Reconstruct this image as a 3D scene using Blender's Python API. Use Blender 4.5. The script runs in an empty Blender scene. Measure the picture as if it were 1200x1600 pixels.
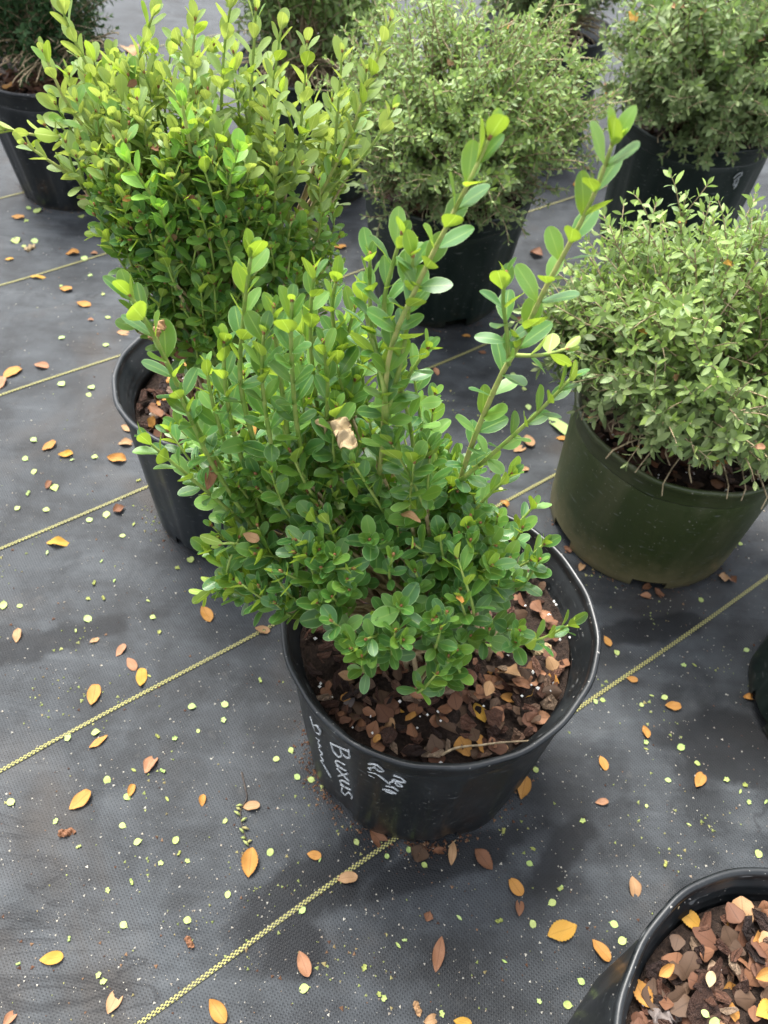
import bpy, math, random
import numpy as np
from mathutils import Vector, Matrix
from mathutils.bvhtree import BVHTree

random.seed(7); rng = np.random.default_rng(7)
scene = bpy.context.scene
COL = scene.collection
V3 = lambda *a: np.array(a, float)

# ------------------------------------------------------------------ camera, sky, sun, exposure
CAM_H, PITCH, ROLL, FPX = 0.864, math.radians(50.3), math.radians(3.99), 1202.0
_f = V3(0, math.cos(PITCH), -math.sin(PITCH)); _u0 = V3(0, math.sin(PITCH), math.cos(PITCH)); _r0 = V3(1, 0, 0)
CR = _r0 * math.cos(ROLL) + _u0 * math.sin(ROLL); CU = -_r0 * math.sin(ROLL) + _u0 * math.cos(ROLL)
CP = V3(0, 0, CAM_H)
cd = bpy.data.cameras.new('camera'); cam = bpy.data.objects.new('camera', cd); COL.objects.link(cam)
cd.sensor_fit = 'VERTICAL'; cd.sensor_height = 36; cd.sensor_width = 27; cd.lens = 36 * FPX / 1600
cd.clip_start = 0.02; cd.clip_end = 200
cam.matrix_world = Matrix(((CR[0], CU[0], -_f[0], 0), (CR[1], CU[1], -_f[1], 0), (CR[2], CU[2], -_f[2], CAM_H), (0, 0, 0, 1)))
cd.dof.use_dof = True; cd.dof.focus_distance = 0.58; cd.dof.aperture_fstop = 11
scene.camera = cam

w = bpy.data.worlds.new('World'); scene.world = w; w.use_nodes = True
nt = w.node_tree; nt.nodes.clear()
SUN_EL, SUN_AZ = math.radians(64), math.radians(-25)      # azimuth measured from +Y towards +X
sky = nt.nodes.new('ShaderNodeTexSky'); sky.sky_type = 'NISHITA'; sky.sun_disc = False
sky.sun_elevation = SUN_EL; sky.sun_rotation = SUN_AZ; sky.dust_density = 4.0; sky.air_density = 1.0
hs = nt.nodes.new('ShaderNodeHueSaturation'); hs.inputs['Saturation'].default_value = 0.32
bg = nt.nodes.new('ShaderNodeBackground'); bg.inputs['Strength'].default_value = 0.135
wo = nt.nodes.new('ShaderNodeOutputWorld')
nt.links.new(sky.outputs[0], hs.inputs['Color']); nt.links.new(hs.outputs[0], bg.inputs[0]); nt.links.new(bg.outputs[0], wo.inputs[0])
sl = bpy.data.lights.new('sun', 'SUN'); sl.energy = 1.5; sl.angle = math.radians(24); sl.color = (1.0, 0.97, 0.92)
sun = bpy.data.objects.new('sun', sl); COL.objects.link(sun)
sd = Vector((math.sin(SUN_AZ) * math.cos(SUN_EL), math.cos(SUN_AZ) * math.cos(SUN_EL), math.sin(SUN_EL)))
sun.rotation_euler = sd.to_track_quat('Z', 'Y').to_euler(); sun.location = sd * 5
vs = scene.view_settings; vs.view_transform = 'Standard'; vs.look = 'None'; vs.gamma = 1; vs.use_curve_mapping = False
vs.exposure = 2.05
scene.cycles.max_bounces = 10; scene.cycles.diffuse_bounces = 6; scene.cycles.transparent_max_bounces = 4

# ------------------------------------------------------------------ helpers
def ray(px, py):
    d = _f * FPX + CR * (px - 600) - CU * (py - 800); return d / np.linalg.norm(d)
def at_z(px, py, z=0.0):
    d = ray(px, py); return CP + d * ((z - CAM_H) / d[2])
def at_y(px, py, y):
    d = ray(px, py); return CP + d * (y / d[1])
def project(P):
    v = np.asarray(P, float) - CP; z = v @ _f
    return np.stack([600 + FPX * (v @ CR) / z, 800 - FPX * (v @ CU) / z], -1), z
def norm(v): v = np.asarray(v, float); return v / (np.linalg.norm(v) + 1e-12)

def mesh_np(name, verts, faces, mats=(), uvs=None, smooth=True):
    """verts (N,3); faces (M,k) array or list of lists; uvs per vertex"""
    me = bpy.data.meshes.new(name); verts = np.asarray(verts, np.float32)
    if isinstance(faces, np.ndarray):
        M, k = faces.shape
        me.vertices.add(len(verts)); me.vertices.foreach_set('co', verts.ravel())
        me.loops.add(M * k); me.loops.foreach_set('vertex_index', faces.astype(np.int32).ravel())
        me.polygons.add(M); me.polygons.foreach_set('loop_start', np.arange(0, M * k, k, dtype=np.int32))
        me.update(calc_edges=True)
    else:
        me.from_pydata([tuple(v) for v in verts], [], [list(f) for f in faces])
    if uvs is not None:
        ul = me.uv_layers.new(name='UVMap'); li = np.empty(len(me.loops), np.int32)
        me.loops.foreach_get('vertex_index', li); ul.data.foreach_set('uv', np.asarray(uvs, np.float32)[li].ravel())
    me.polygons.foreach_set('use_smooth', [smooth] * len(me.polygons))
    for m in mats: me.materials.append(m)
    me.update(); return me
def link(name, me, parent=None, M=None, label=None, cat=None, group=None, kind=None):
    o = bpy.data.objects.new(name, me); COL.objects.link(o)
    if parent is not None: o.parent = parent
    if M is not None: o.matrix_basis = Matrix(M.tolist()) if isinstance(M, np.ndarray) else M
    if label: o['label'] = label
    if cat: o['category'] = cat
    if group: o['group'] = group
    if kind: o['kind'] = kind
    return o
def empty(name, loc, label, cat, group=None):
    o = link(name, None, None, Matrix.Translation(Vector(loc)), label, cat, group); o.empty_display_size = 0.05; return o

class Geo:
    """collects pieces into one mesh"""
    def __init__(s): s.v = []; s.f = []; s.n = 0; s.uv = []
    def add(s, v, f, uv=None):
        s.v.append(np.asarray(v, float)); s.f += [[i + s.n for i in q] for q in f]
        s.uv.append(np.zeros((len(v), 2)) if uv is None else np.asarray(uv)); s.n += len(v)
    def tube(s, pts, rad, sides=6, cap=True):
        pts = np.asarray(pts, float); n = len(pts); rad = np.broadcast_to(rad, (n,))
        T = np.gradient(pts, axis=0); T /= np.linalg.norm(T, axis=1)[:, None] + 1e-12
        ref = V3(0, 0, 1) if abs(T[0][2]) < 0.9 else V3(1, 0, 0)
        X = norm(np.cross(T[0], ref)); out = []
        for i in range(n):
            X = norm(X - T[i] * (X @ T[i])); Y = np.cross(T[i], X)
            for k in range(sides):
                a = 2 * math.pi * k / sides; out.append(pts[i] + rad[i] * (X * math.cos(a) + Y * math.sin(a)))
        f = [[i * sides + k, i * sides + (k + 1) % sides, (i + 1) * sides + (k + 1) % sides, (i + 1) * sides + k] for i in range(n - 1) for k in range(sides)]
        if cap: f += [list(range(sides))[::-1], [(n - 1) * sides + k for k in range(sides)]]
        s.add(out, f, [(k / sides, i / n) for i in range(n) for k in range(sides)])
    def mesh(s, name, mat, smooth=True):
        return mesh_np(name, np.concatenate(s.v), s.f, [mat], np.concatenate(s.uv), smooth)

# ------------------------------------------------------------------ materials
class NT:
    def __init__(s, name):
        s.m = bpy.data.materials.new(name); s.m.use_nodes = True; s.t = s.m.node_tree; s.t.nodes.clear()
        s.out = s.n('ShaderNodeOutputMaterial')
    def n(s, t, **kw):
        x = s.t.nodes.new(t)
        for k, v in kw.items(): setattr(x, k, v)
        return x
    def l(s, a, b): s.t.links.new(a, b)
    def put(s, v, sock):
        if isinstance(v, bpy.types.NodeSocket): s.l(v, sock)
        elif isinstance(v, (tuple, list)): sock.default_value = (*v, 1.0) if len(v) == 3 and sock.type == 'RGBA' else v
        else: sock.default_value = v
    def math(s, op, a, b=0.0, c=None, clamp=False):
        x = s.n('ShaderNodeMath', operation=op, use_clamp=clamp); s.put(a, x.inputs[0]); s.put(b, x.inputs[1])
        if c is not None: s.put(c, x.inputs[2])
        return x.outputs[0]
    def step(s, v, lo, hi, a=0.0, b=1.0):
        x = s.n('ShaderNodeMapRange', interpolation_type='SMOOTHSTEP'); s.put(v, x.inputs[0])
        x.inputs[1].default_value = lo; x.inputs[2].default_value = hi; x.inputs[3].default_value = a; x.inputs[4].default_value = b
        return x.outputs[0]
    def mix(s, f, a, b, blend='MIX'):
        x = s.n('ShaderNodeMix', data_type='RGBA', blend_type=blend); s.put(f, x.inputs[0]); s.put(a, x.inputs[6]); s.put(b, x.inputs[7]); return x.outputs[2]
    def noise(s, vec, scale, detail=3, rough=0.55, dist=0.0, col=False):
        x = s.n('ShaderNodeTexNoise'); x.inputs['Scale'].default_value = scale; x.inputs['Detail'].default_value = detail
        x.inputs['Roughness'].default_value = rough; x.inputs['Distortion'].default_value = dist
        if vec is not None: s.l(vec, x.inputs['Vector'])
        return x.outputs[1 if col else 0]
    def ramp(s, f, stops):
        x = s.n('ShaderNodeValToRGB'); s.put(f, x.inputs[0]); e = x.color_ramp.elements
        while len(e) < len(stops): e.new(0.5)
        for q, (p, c) in zip(e, stops): q.position = p; q.color = (*c, 1)
        return x.outputs[0]
    def bump(s, h, strength, dist=0.001):
        x = s.n('ShaderNodeBump'); s.l(h, x.inputs['Height']); x.inputs['Strength'].default_value = strength; x.inputs['Distance'].default_value = dist; return x.outputs[0]
    def bsdf(s, col, rough=0.5, spec=0.5, normal=None, coat=0.0):
        x = s.n('ShaderNodeBsdfPrincipled'); s.put(col, x.inputs['Base Color']); s.put(rough, x.inputs['Roughness']); s.put(spec, x.inputs['Specular IOR Level'])
        if normal is not None: s.l(normal, x.inputs['Normal'])
        if coat: x.inputs['Coat Weight'].default_value = coat; x.inputs['Coat Roughness'].default_value = 0.25
        return x.outputs[0]
    def rnd(s):
        a = s.n('ShaderNodeObjectInfo').outputs['Random']; b = s.n('ShaderNodeNewGeometry').outputs['Random Per Island']
        return s.math('FRACT', s.math('ADD', a, b))
    def end(s, sh): s.l(sh, s.out.inputs[0]); return s.m

def leaf_material(name, top, top2, under, trans, rib=(0.30, 0.42, 0.10), margin=(0.25, 0.36, 0.12), rough=0.33, tf=0.32, rib_w=0.05, blotch=None):
    t = NT(name); uv = t.n('ShaderNodeUVMap').outputs[0]; sp = t.n('ShaderNodeSeparateXYZ'); t.l(uv, sp.inputs[0])
    au = t.math('MULTIPLY', t.math('ABSOLUTE', t.math('SUBTRACT', sp.outputs[0], 0.5)), 2.0)
    r = t.rnd(); r2 = t.math('FRACT', t.math('MULTIPLY', r, 7.31))
    back = t.n('ShaderNodeNewGeometry').outputs['Backfacing']
    ribm = t.math('SUBTRACT', 1.0, t.step(au, rib_w * 0.4, rib_w * 1.8)); mg = t.step(au, 0.86, 0.97)
    oc = t.n('ShaderNodeTexCoord').outputs['Object']
    mott = t.noise(oc, 190, 2)
    tc = t.mix(r, top, top2); tc = t.mix(t.math('MULTIPLY', mott, 0.35), tc, tuple(min(1, c * 1.9) for c in top2))
    # side veins
    wv = t.math('SINE', t.math('ADD', t.math('MULTIPLY', sp.outputs[1], 58.0), t.math('MULTIPLY', au, -16.0)))
    tc = t.mix(t.math('MULTIPLY', ribm, 0.55), tc, rib); tc = t.mix(t.math('MULTIPLY', mg, 0.75), tc, margin)
    uc = t.mix(t.math('MULTIPLY', r2, 0.5), under, tuple(c * 0.6 for c in under)); uc = t.mix(t.math('MULTIPLY', ribm, 0.7), uc, tuple(min(0.8, c * 1.7 + 0.14) for c in under))
    if tf > .25: tc = t.mix(t.math('MULTIPLY', t.step(t.noise(oc, 420, 2), 0.68, 0.74), 0.45), tc, (0.20, 0.20, 0.12))
    if blotch:
        bm = t.step(t.noise(oc, 90, 3), 0.55, 0.68); tc = t.mix(t.math('MULTIPLY', bm, 0.7), tc, blotch); uc = t.mix(t.math('MULTIPLY', bm, 0.5), uc, blotch)
    c = t.mix(back, tc, uc)
    rg = t.mix(t.noise(oc, 60, 2), t.mix(back, (rough,) * 3, (0.62,) * 3), (min(.8, rough + .3),) * 3)
    n = t.bump(t.math('ADD', wv, t.math('MULTIPLY', ribm, -2.5)), 0.07, 0.0003)
    b = t.bsdf(c, rg, 0.62 if tf > .2 else 0.25, n)
    tl = t.n('ShaderNodeBsdfTranslucent'); t.put(t.mix(r2, trans, tuple(x * 0.65 for x in trans)), tl.inputs[0])
    ms = t.n('ShaderNodeMixShader'); ms.inputs[0].default_value = tf; t.l(b, ms.inputs[1]); t.l(tl.outputs[0], ms.inputs[2])
    return t.end(ms.outputs[0])

M_BOX = leaf_material('boxwood_leaf_green', (0.015, 0.064, 0.018), (0.052, 0.155, 0.034), (0.26, 0.37, 0.055), (0.44, 0.64, 0.04), rough=0.24, margin=(0.26, 0.38, 0.16), tf=0.30)
M_BOXL = leaf_material('boxwood_leaf_light', (0.07, 0.17, 0.035), (0.12, 0.25, 0.05), (0.32, 0.43, 0.07), (0.50, 0.70, 0.05), rough=0.28, margin=(0.30, 0.42, 0.17), tf=0.36)
M_BOXOL = leaf_material('boxwood_leaf_olive', (0.09, 0.17, 0.045), (0.20, 0.28, 0.065), (0.36, 0.44, 0.12), (0.52, 0.64, 0.10), rough=0.40, tf=0.36)
M_BOXBR = leaf_material('boxwood_leaf_new', (0.13, 0.30, 0.03), (0.20, 0.40, 0.05), (0.28, 0.44, 0.08), (0.36, 0.66, 0.05), rough=0.35, rib=(0.35, 0.6, 0.12), margin=(0.3, 0.55, 0.1))
M_FINE = leaf_material('shrub_leaf_fine', (0.055, 0.115, 0.028), (0.21, 0.295, 0.080), (0.28, 0.35, 0.13), (0.27, 0.42, 0.10), rough=0.42, rib=(0.22, 0.3, 0.12), margin=(0.15, 0.23, 0.09), tf=0.28)
M_FINEY = leaf_material('shrub_leaf_fresh', (0.09, 0.165, 0.030), (0.25, 0.35, 0.070), (0.31, 0.39, 0.12), (0.34, 0.52, 0.10), rough=0.42, rib=(0.26, 0.36, 0.12), margin=(0.2, 0.3, 0.1), tf=0.3)
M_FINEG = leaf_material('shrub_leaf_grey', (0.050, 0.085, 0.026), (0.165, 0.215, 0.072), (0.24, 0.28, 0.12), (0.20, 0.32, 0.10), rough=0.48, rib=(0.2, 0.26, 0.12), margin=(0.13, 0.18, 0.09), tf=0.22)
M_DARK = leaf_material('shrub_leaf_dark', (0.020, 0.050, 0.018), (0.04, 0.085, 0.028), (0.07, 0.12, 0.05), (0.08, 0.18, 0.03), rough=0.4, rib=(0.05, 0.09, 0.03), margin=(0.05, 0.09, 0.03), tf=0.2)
def dry_leaf(name, a, b, under, spot=(0.08, 0.03, 0.012)):
    return leaf_material(name, a, b, under, tuple(x * 0.9 for x in a), rib=tuple(x * 0.7 for x in a), margin=tuple(x * 0.75 for x in a), rough=0.5, tf=0.12, rib_w=0.05, blotch=spot)
M_DRY = {'orange': dry_leaf('dry_orange', (0.30, 0.14, 0.035), (0.37, 0.185, 0.045), (0.32, 0.19, 0.08), (0.146, 0.050, 0.018)),
         'yellow': dry_leaf('dry_yellow', (0.382, 0.230, 0.035), (0.371, 0.197, 0.032), (0.337, 0.219, 0.099), (0.225, 0.093, 0.022)),
         'tan': dry_leaf('dry_tan', (0.27, 0.155, 0.075), (0.33, 0.20, 0.10), (0.30, 0.20, 0.11), (0.169, 0.077, 0.042)),
         'pink': dry_leaf('dry_pink', (0.26, 0.125, 0.065), (0.31, 0.165, 0.09), (0.29, 0.175, 0.11), (0.157, 0.055, 0.042)),
         'brown': dry_leaf('dry_brown', (0.124, 0.052, 0.035), (0.157, 0.071, 0.052), (0.169, 0.093, 0.077), (0.051, 0.022, 0.018)),
         'dark': dry_leaf('dry_dark', (0.055, 0.032, 0.019), (0.080, 0.048, 0.029), (0.10, 0.062, 0.038), (0.028, 0.016, 0.014)),
         'straw': dry_leaf('dry_straw', (0.30, 0.22, 0.12), (0.37, 0.28, 0.16), (0.32, 0.24, 0.14), (0.14, 0.09, 0.045)),
         'grey': dry_leaf('dry_grey', (0.135, 0.115, 0.106), (0.157, 0.132, 0.120), (0.169, 0.142, 0.141), (0.084, 0.060, 0.049))}
M_DRY['brown'] = dry_leaf('dry_brown', (0.125, 0.055, 0.028), (0.185, 0.088, 0.045), (0.19, 0.11, 0.06), (0.06, 0.03, 0.018))
M_DRY['bark'] = dry_leaf('dry_bark_brown', (0.085, 0.038, 0.022), (0.13, 0.062, 0.036), (0.14, 0.082, 0.046), (0.05, 0.026, 0.017))
M_LIME = leaf_material('lime_seed', (0.264, 0.368, 0.096), (0.352, 0.448, 0.176), (0.288, 0.368, 0.136), (0.224, 0.336, 0.064), rib=(0.240, 0.320, 0.104), margin=(0.288, 0.368, 0.144), rough=0.5, tf=0.15)

def stem_material(name, a, b):
    t = NT(name); oc = t.n('ShaderNodeTexCoord').outputs['Object']
    c = t.mix(t.step(t.noise(oc, 160, 3), 0.35, 0.65), a, b); n = t.bump(t.noise(oc, 700, 3), 0.5, 0.0005)
    return t.end(t.bsdf(c, 0.6, 0.3, n))
M_STEM = stem_material('stem_green', (0.18, 0.28, 0.05), (0.26, 0.31, 0.08))
M_STEMW = stem_material('stem_yellow_green', (0.26, 0.32, 0.08), (0.36, 0.34, 0.12))
M_WOOD = stem_material('stem_wood', (0.30, 0.22, 0.12), (0.44, 0.35, 0.20))
M_TWIG = stem_material('twig_grey', (0.20, 0.15, 0.09), (0.42, 0.33, 0.20))
M_BUD = stem_material('bud_brown', (0.24, 0.10, 0.05), (0.36, 0.17, 0.08))

def pot_material(name, base, dust, dirt, dirt_h=0.05, dust_amt=0.6, rough=0.36):
    t = NT(name); oc = t.n('ShaderNodeTexCoord').outputs['Object']; sp = t.n('ShaderNodeSeparateXYZ'); t.l(oc, sp.inputs[0])
    mp = t.n('ShaderNodeMapping'); mp.inputs['Scale'].default_value = (1, 1, 0.35); t.l(oc, mp.inputs[0])
    n1 = t.noise(mp.outputs[0], 16, 5, 0.62, 0.4); n2 = t.noise(oc, 60, 4)
    d = t.math('MULTIPLY', t.step(n1, 0.45, 0.75), dust_amt)
    c = t.mix(d, base, dust)
    mv = t.n('ShaderNodeMapping'); mv.inputs['Scale'].default_value = (9, 9, 0.7); t.l(oc, mv.inputs[0]); c = t.mix(t.math('MULTIPLY', t.step(t.noise(mv.outputs[0], 6, 4, 0.6), 0.52, 0.72), 0.35), c, dust)
    low = t.math('MULTIPLY', t.step(t.math('ADD', sp.outputs[2], t.math('MULTIPLY', n2, 0.06)), 0.02, dirt_h + 0.03, 1.0, 0.0), 0.75)
    c = t.mix(low, c, dirt)
    sp2 = t.step(t.noise(oc, 330, 1), 0.735, 0.76); c = t.mix(t.math('MULTIPLY', sp2, 0.5), c, (0.42, 0.40, 0.36))
    # scuffs: thin pale scratches
    mp2 = t.n('ShaderNodeMapping'); mp2.inputs['Scale'].default_value = (14, 14, 90); mp2.inputs['Rotation'].default_value = (0.12, 0.2, 0); t.l(oc, mp2.inputs[0])
    sc = t.math('MULTIPLY', t.step(t.noise(mp2.outputs[0], 3.0, 2), 0.66, 0.74), 0.34); c = t.mix(sc, c, (0.25, 0.26, 0.26))
    rg = t.step(n1, 0.3, 0.8, rough - 0.08, rough + 0.22)
    return t.end(t.bsdf(c, rg, 0.45, t.bump(t.math('ADD', n1, t.math('MULTIPLY', n2, 0.3)), 0.25, 0.0015)))
M_POT = pot_material('pot_black_plastic', (0.006, 0.0075, 0.0085), (0.026, 0.030, 0.032), (0.05, 0.04, 0.028), 0.02)
M_POTB = pot_material('pot_slate_plastic', (0.008, 0.011, 0.013), (0.028, 0.034, 0.038), (0.05, 0.042, 0.03), 0.02)
M_POTG = pot_material('pot_green_plastic', (0.033, 0.046, 0.013), (0.072, 0.076, 0.034), (0.21, 0.175, 0.09), 0.085, 0.8, 0.42)
M_POTD = pot_material('pot_dark_green_plastic', (0.006, 0.013, 0.010), (0.022, 0.032, 0.027), (0.04, 0.036, 0.024), 0.03, 0.3)

t = NT('bark'); oc = t.n('ShaderNodeTexCoord').outputs['Object']; r = t.rnd()
c = t.ramp(r, [(0.0, (0.022, 0.013, 0.010)), (0.25, (0.050, 0.025, 0.016)), (0.5, (0.098, 0.046, 0.028)), (0.72, (0.14, 0.069, 0.042)), (0.88, (0.20, 0.13, 0.085)), (1.0, (0.32, 0.24, 0.16))])
mp = t.n('ShaderNodeMapping'); mp.inputs['Scale'].default_value = (1, 2.2, 1); t.l(oc, mp.inputs[0])
nn = t.noise(mp.outputs[0], 2.6, 4, 0.65); c = t.mix(1.0, c, t.ramp(nn, [(0.3, (0.7, 0.66, 0.66)), (0.7, (1.25, 1.2, 1.2))]), 'MULTIPLY')
M_BARK = t.end(t.bsdf(c, 0.6, 0.35, t.bump(nn, 0.7, 0.12)))
t = NT('potting_soil'); oc = t.n('ShaderNodeTexCoord').outputs['Object']; nn = t.noise(oc, 260, 5, 0.7)
c = t.ramp(nn, [(0.3, (0.010, 0.007, 0.006)), (0.6, (0.040, 0.026, 0.019)), (0.8, (0.08, 0.055, 0.04))])
M_SOIL = t.end(t.bsdf(c, 0.85, 0.2, t.bump(nn, 1.0, 0.004)))
t = NT('perlite'); M_PERL = t.end(t.bsdf((0.75, 0.74, 0.70), 0.7))
t = NT('crumb'); r = t.rnd()
M_CRUMB = {}
for k, st in {'pale': [(0, (0.32, 0.30, 0.26)), (0.5, (0.46, 0.44, 0.37)), (1, (0.28, 0.22, 0.16))], 'lime': [(0, (0.20, 0.24, 0.07)), (0.5, (0.30, 0.33, 0.12)), (1, (0.26, 0.19, 0.09))],
              'brown': [(0, (0.05, 0.026, 0.017)), (0.5, (0.12, 0.055, 0.03)), (1, (0.20, 0.12, 0.065))]}.items():
    t = NT('crumb_' + k); M_CRUMB[k] = t.end(t.bsdf(t.ramp(t.rnd(), st), 0.7, 0.2))
t = NT('paint_marker'); oc = t.n('ShaderNodeTexCoord').outputs['Object']
nn = t.noise(oc, 900, 3); M_PAINT = t.end(t.bsdf(t.mix(t.step(nn, 0.46, 0.60), (0.52, 0.54, 0.54), (0.14, 0.15, 0.155)), 0.6))

# woven ground fabric: stripes run along angle SA, one every 0.3048 m
SA, SO, SP = 0.6556, 0.1824, 0.3048
ST = V3(math.cos(SA), math.sin(SA), 0); SN = V3(-math.sin(SA), math.cos(SA), 0)
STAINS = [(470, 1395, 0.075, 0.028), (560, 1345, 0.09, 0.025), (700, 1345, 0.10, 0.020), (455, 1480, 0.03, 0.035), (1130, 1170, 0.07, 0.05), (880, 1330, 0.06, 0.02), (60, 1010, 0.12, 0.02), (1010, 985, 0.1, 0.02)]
def fabric_material():
    t = NT('woven_ground_fabric'); g = t.n('ShaderNodeTexCoord').outputs['Object']
    mp = t.n('ShaderNodeMapping'); mp.inputs['Rotation'].default_value = (0, 0, -SA); t.l(g, mp.inputs[0]); q = mp.outputs[0]
    wob = t.noise(g, 5, 3, 0.5, 0, True); ad = t.n('ShaderNodeVectorMath', operation='MULTIPLY_ADD'); t.l(wob, ad.inputs[0]); ad.inputs[1].default_value = (0.010,) * 3; t.l(q, ad.inputs[2]); q2 = ad.outputs[0]
    s = t.n('ShaderNodeSeparateXYZ'); t.l(q2, s.inputs[0])
    P = 2 * math.pi / 0.0031
    sx = t.math('SINE', t.math('MULTIPLY', s.outputs[0], P)); sy = t.math('SINE', t.math('MULTIPLY', s.outputs[1], P * 0.92))
    weave = t.math('MULTIPLY', sx, sy); ribs = t.math('ADD', t.math('MULTIPLY', sx, 0.45), t.math('MULTIPLY', weave, 0.75))
    n1 = t.noise(g, 2.3, 5, 0.6, 0.6); n2 = t.noise(g, 11, 5, 0.65, 0.3)
    st = t.n('ShaderNodeMapping'); st.inputs['Rotation'].default_value = (0, 0, -SA + 0.12); st.inputs['Scale'].default_value = (1.0, 5.5, 1); t.l(g, st.inputs[0])
    n3 = t.noise(st.outputs[0], 5.5, 5, 0.62, 0.5)
    n4 = t.noise(g, 900, 2)
    a = t.math('ADD', t.math('MULTIPLY', n1, 0.34), t.math('ADD', t.math('MULTIPLY', n2, 0.32), t.math('MULTIPLY', n3, 0.34)))
    c = t.ramp(a, [(0.38, (0.0070, 0.0080, 0.0090)), (0.47, (0.0180, 0.0202, 0.0222)), (0.53, (0.031, 0.0345, 0.0375)), (0.62, (0.066, 0.072, 0.076))])
    # brown dust in places
    c = t.mix(t.math('MULTIPLY', t.step(t.noise(g, 3.7, 4, 0.6, 0.8), 0.50, 0.68), 0.50), c, (0.050, 0.039, 0.029))
    amp = t.step(n2, 0.38, 0.62, 0.14, 0.60)
    c = t.mix(t.math('MULTIPLY', t.math('MULTIPLY_ADD', ribs, 0.5, 0.5, clamp=True), amp), c, (0.072, 0.080, 0.087))
    c = t.mix(t.math('MULTIPLY', t.step(ribs, -0.9, -0.2, 1.0, 0.0), 0.4), c, (0.005, 0.0055, 0.007))
    c = t.mix(t.math('MULTIPLY', t.step(n4, 0.66, 0.74), 0.35), c, (0.16, 0.16, 0.15))
    # soil washed into creases and dried splash rings
    cr = t.step(t.math('ABSOLUTE', t.math('SUBTRACT', t.noise(st.outputs[0], 3.1, 4, 0.55, 1.2), 0.5)), 0.0, 0.016, 1.0, 0.0)
    c = t.mix(t.math('MULTIPLY', t.math('MULTIPLY', cr, t.step(n1, 0.45, 0.6)), 0.45), c, (0.006, 0.006, 0.007))
    sm = t.step(t.noise(g, 48, 5, 0.7), 0.60, 0.74); c = t.mix(t.math('MULTIPLY', sm, 0.40), c, (0.075, 0.072, 0.066))
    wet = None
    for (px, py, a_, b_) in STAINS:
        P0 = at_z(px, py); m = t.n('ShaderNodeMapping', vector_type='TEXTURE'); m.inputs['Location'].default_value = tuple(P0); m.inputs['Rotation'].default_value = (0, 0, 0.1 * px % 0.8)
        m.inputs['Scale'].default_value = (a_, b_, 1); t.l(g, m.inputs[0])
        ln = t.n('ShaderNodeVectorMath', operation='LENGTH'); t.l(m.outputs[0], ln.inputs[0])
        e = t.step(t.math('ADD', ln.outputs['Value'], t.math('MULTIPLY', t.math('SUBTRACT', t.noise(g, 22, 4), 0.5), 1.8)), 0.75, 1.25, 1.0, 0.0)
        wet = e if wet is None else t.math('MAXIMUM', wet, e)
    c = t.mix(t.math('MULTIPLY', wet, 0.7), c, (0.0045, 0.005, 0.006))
    rg = t.step(a, 0.35, 0.65, 0.50, 0.66)
    h = t.math('ADD', t.math('MULTIPLY', ribs, 0.35), t.math('MULTIPLY', n4, 0.3))
    b1 = t.bump(h, 0.6, 0.0008)
    bb = t.n('ShaderNodeBump'); t.l(n3, bb.inputs['Height']); bb.inputs['Strength'].default_value = 0.3; bb.inputs['Distance'].default_value = 0.005; t.l(b1, bb.inputs['Normal'])
    return t.end(t.bsdf(c, rg, 0.17, bb.outputs[0]))
M_FAB = fabric_material()
t = NT('yellow_yarn'); uv = t.n('ShaderNodeUVMap').outputs[0]; s = t.n('ShaderNodeSeparateXYZ'); t.l(uv, s.inputs[0])
ck = t.math('MULTIPLY', t.math('SINE', t.math('MULTIPLY', s.outputs[0], 2 * math.pi / 0.0046)), t.math('SINE', t.math('MULTIPLY', s.outputs[1], 2 * math.pi * 1.5)))
c = t.mix(t.step(ck, -0.12, 0.12), (0.015, 0.015, 0.014), (0.34, 0.32, 0.105)); g = t.n('ShaderNodeTexCoord').outputs['Object']
c = t.mix(t.math('MULTIPLY', t.step(t.noise(g, 14, 4), 0.45, 0.7), 0.35), c, (0.12, 0.115, 0.07))
M_YARN = t.end(t.bsdf(c, 0.55, 0.4, t.bump(ck, 0.6, 0.0008)))

# ------------------------------------------------------------------ ground
RIDGES = [((1060, 930), (1215, 868), 0.010, 0.006), ((1068, 1128), (1150, 1045), 0.005, 0.003), ((1060, 1150), (1100, 1115), 0.005, 0.0025), ((960, 1455), (1055, 1370), 0.005, 0.003),
          ((0, 1448), (95, 1395), 0.005, 0.0025), ((0, 1180), (150, 1140), 0.006, 0.002), ((90, 1245), (310, 1175), 0.007, 0.0022), ((180, 1500), (400, 1380), 0.008, 0.002), ((0, 325), (48, 308), 0.006, 0.004),
          ((20, 500), (170, 462), 0.008, 0.003), ((30, 700), (190, 640), 0.010, 0.003), ((840, 1540), (960, 1470), 0.007, 0.0025), ((0, 905), (150, 870), 0.01, 0.003), ((900, 1180), (990, 1110), 0.008, 0.0025)]
RG = []
for (a, b, wd, ht) in RIDGES: RG.append((at_z(*a), at_z(*b), wd, ht))
_ph = rng.uniform(0, 6.28, 12)
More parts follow.
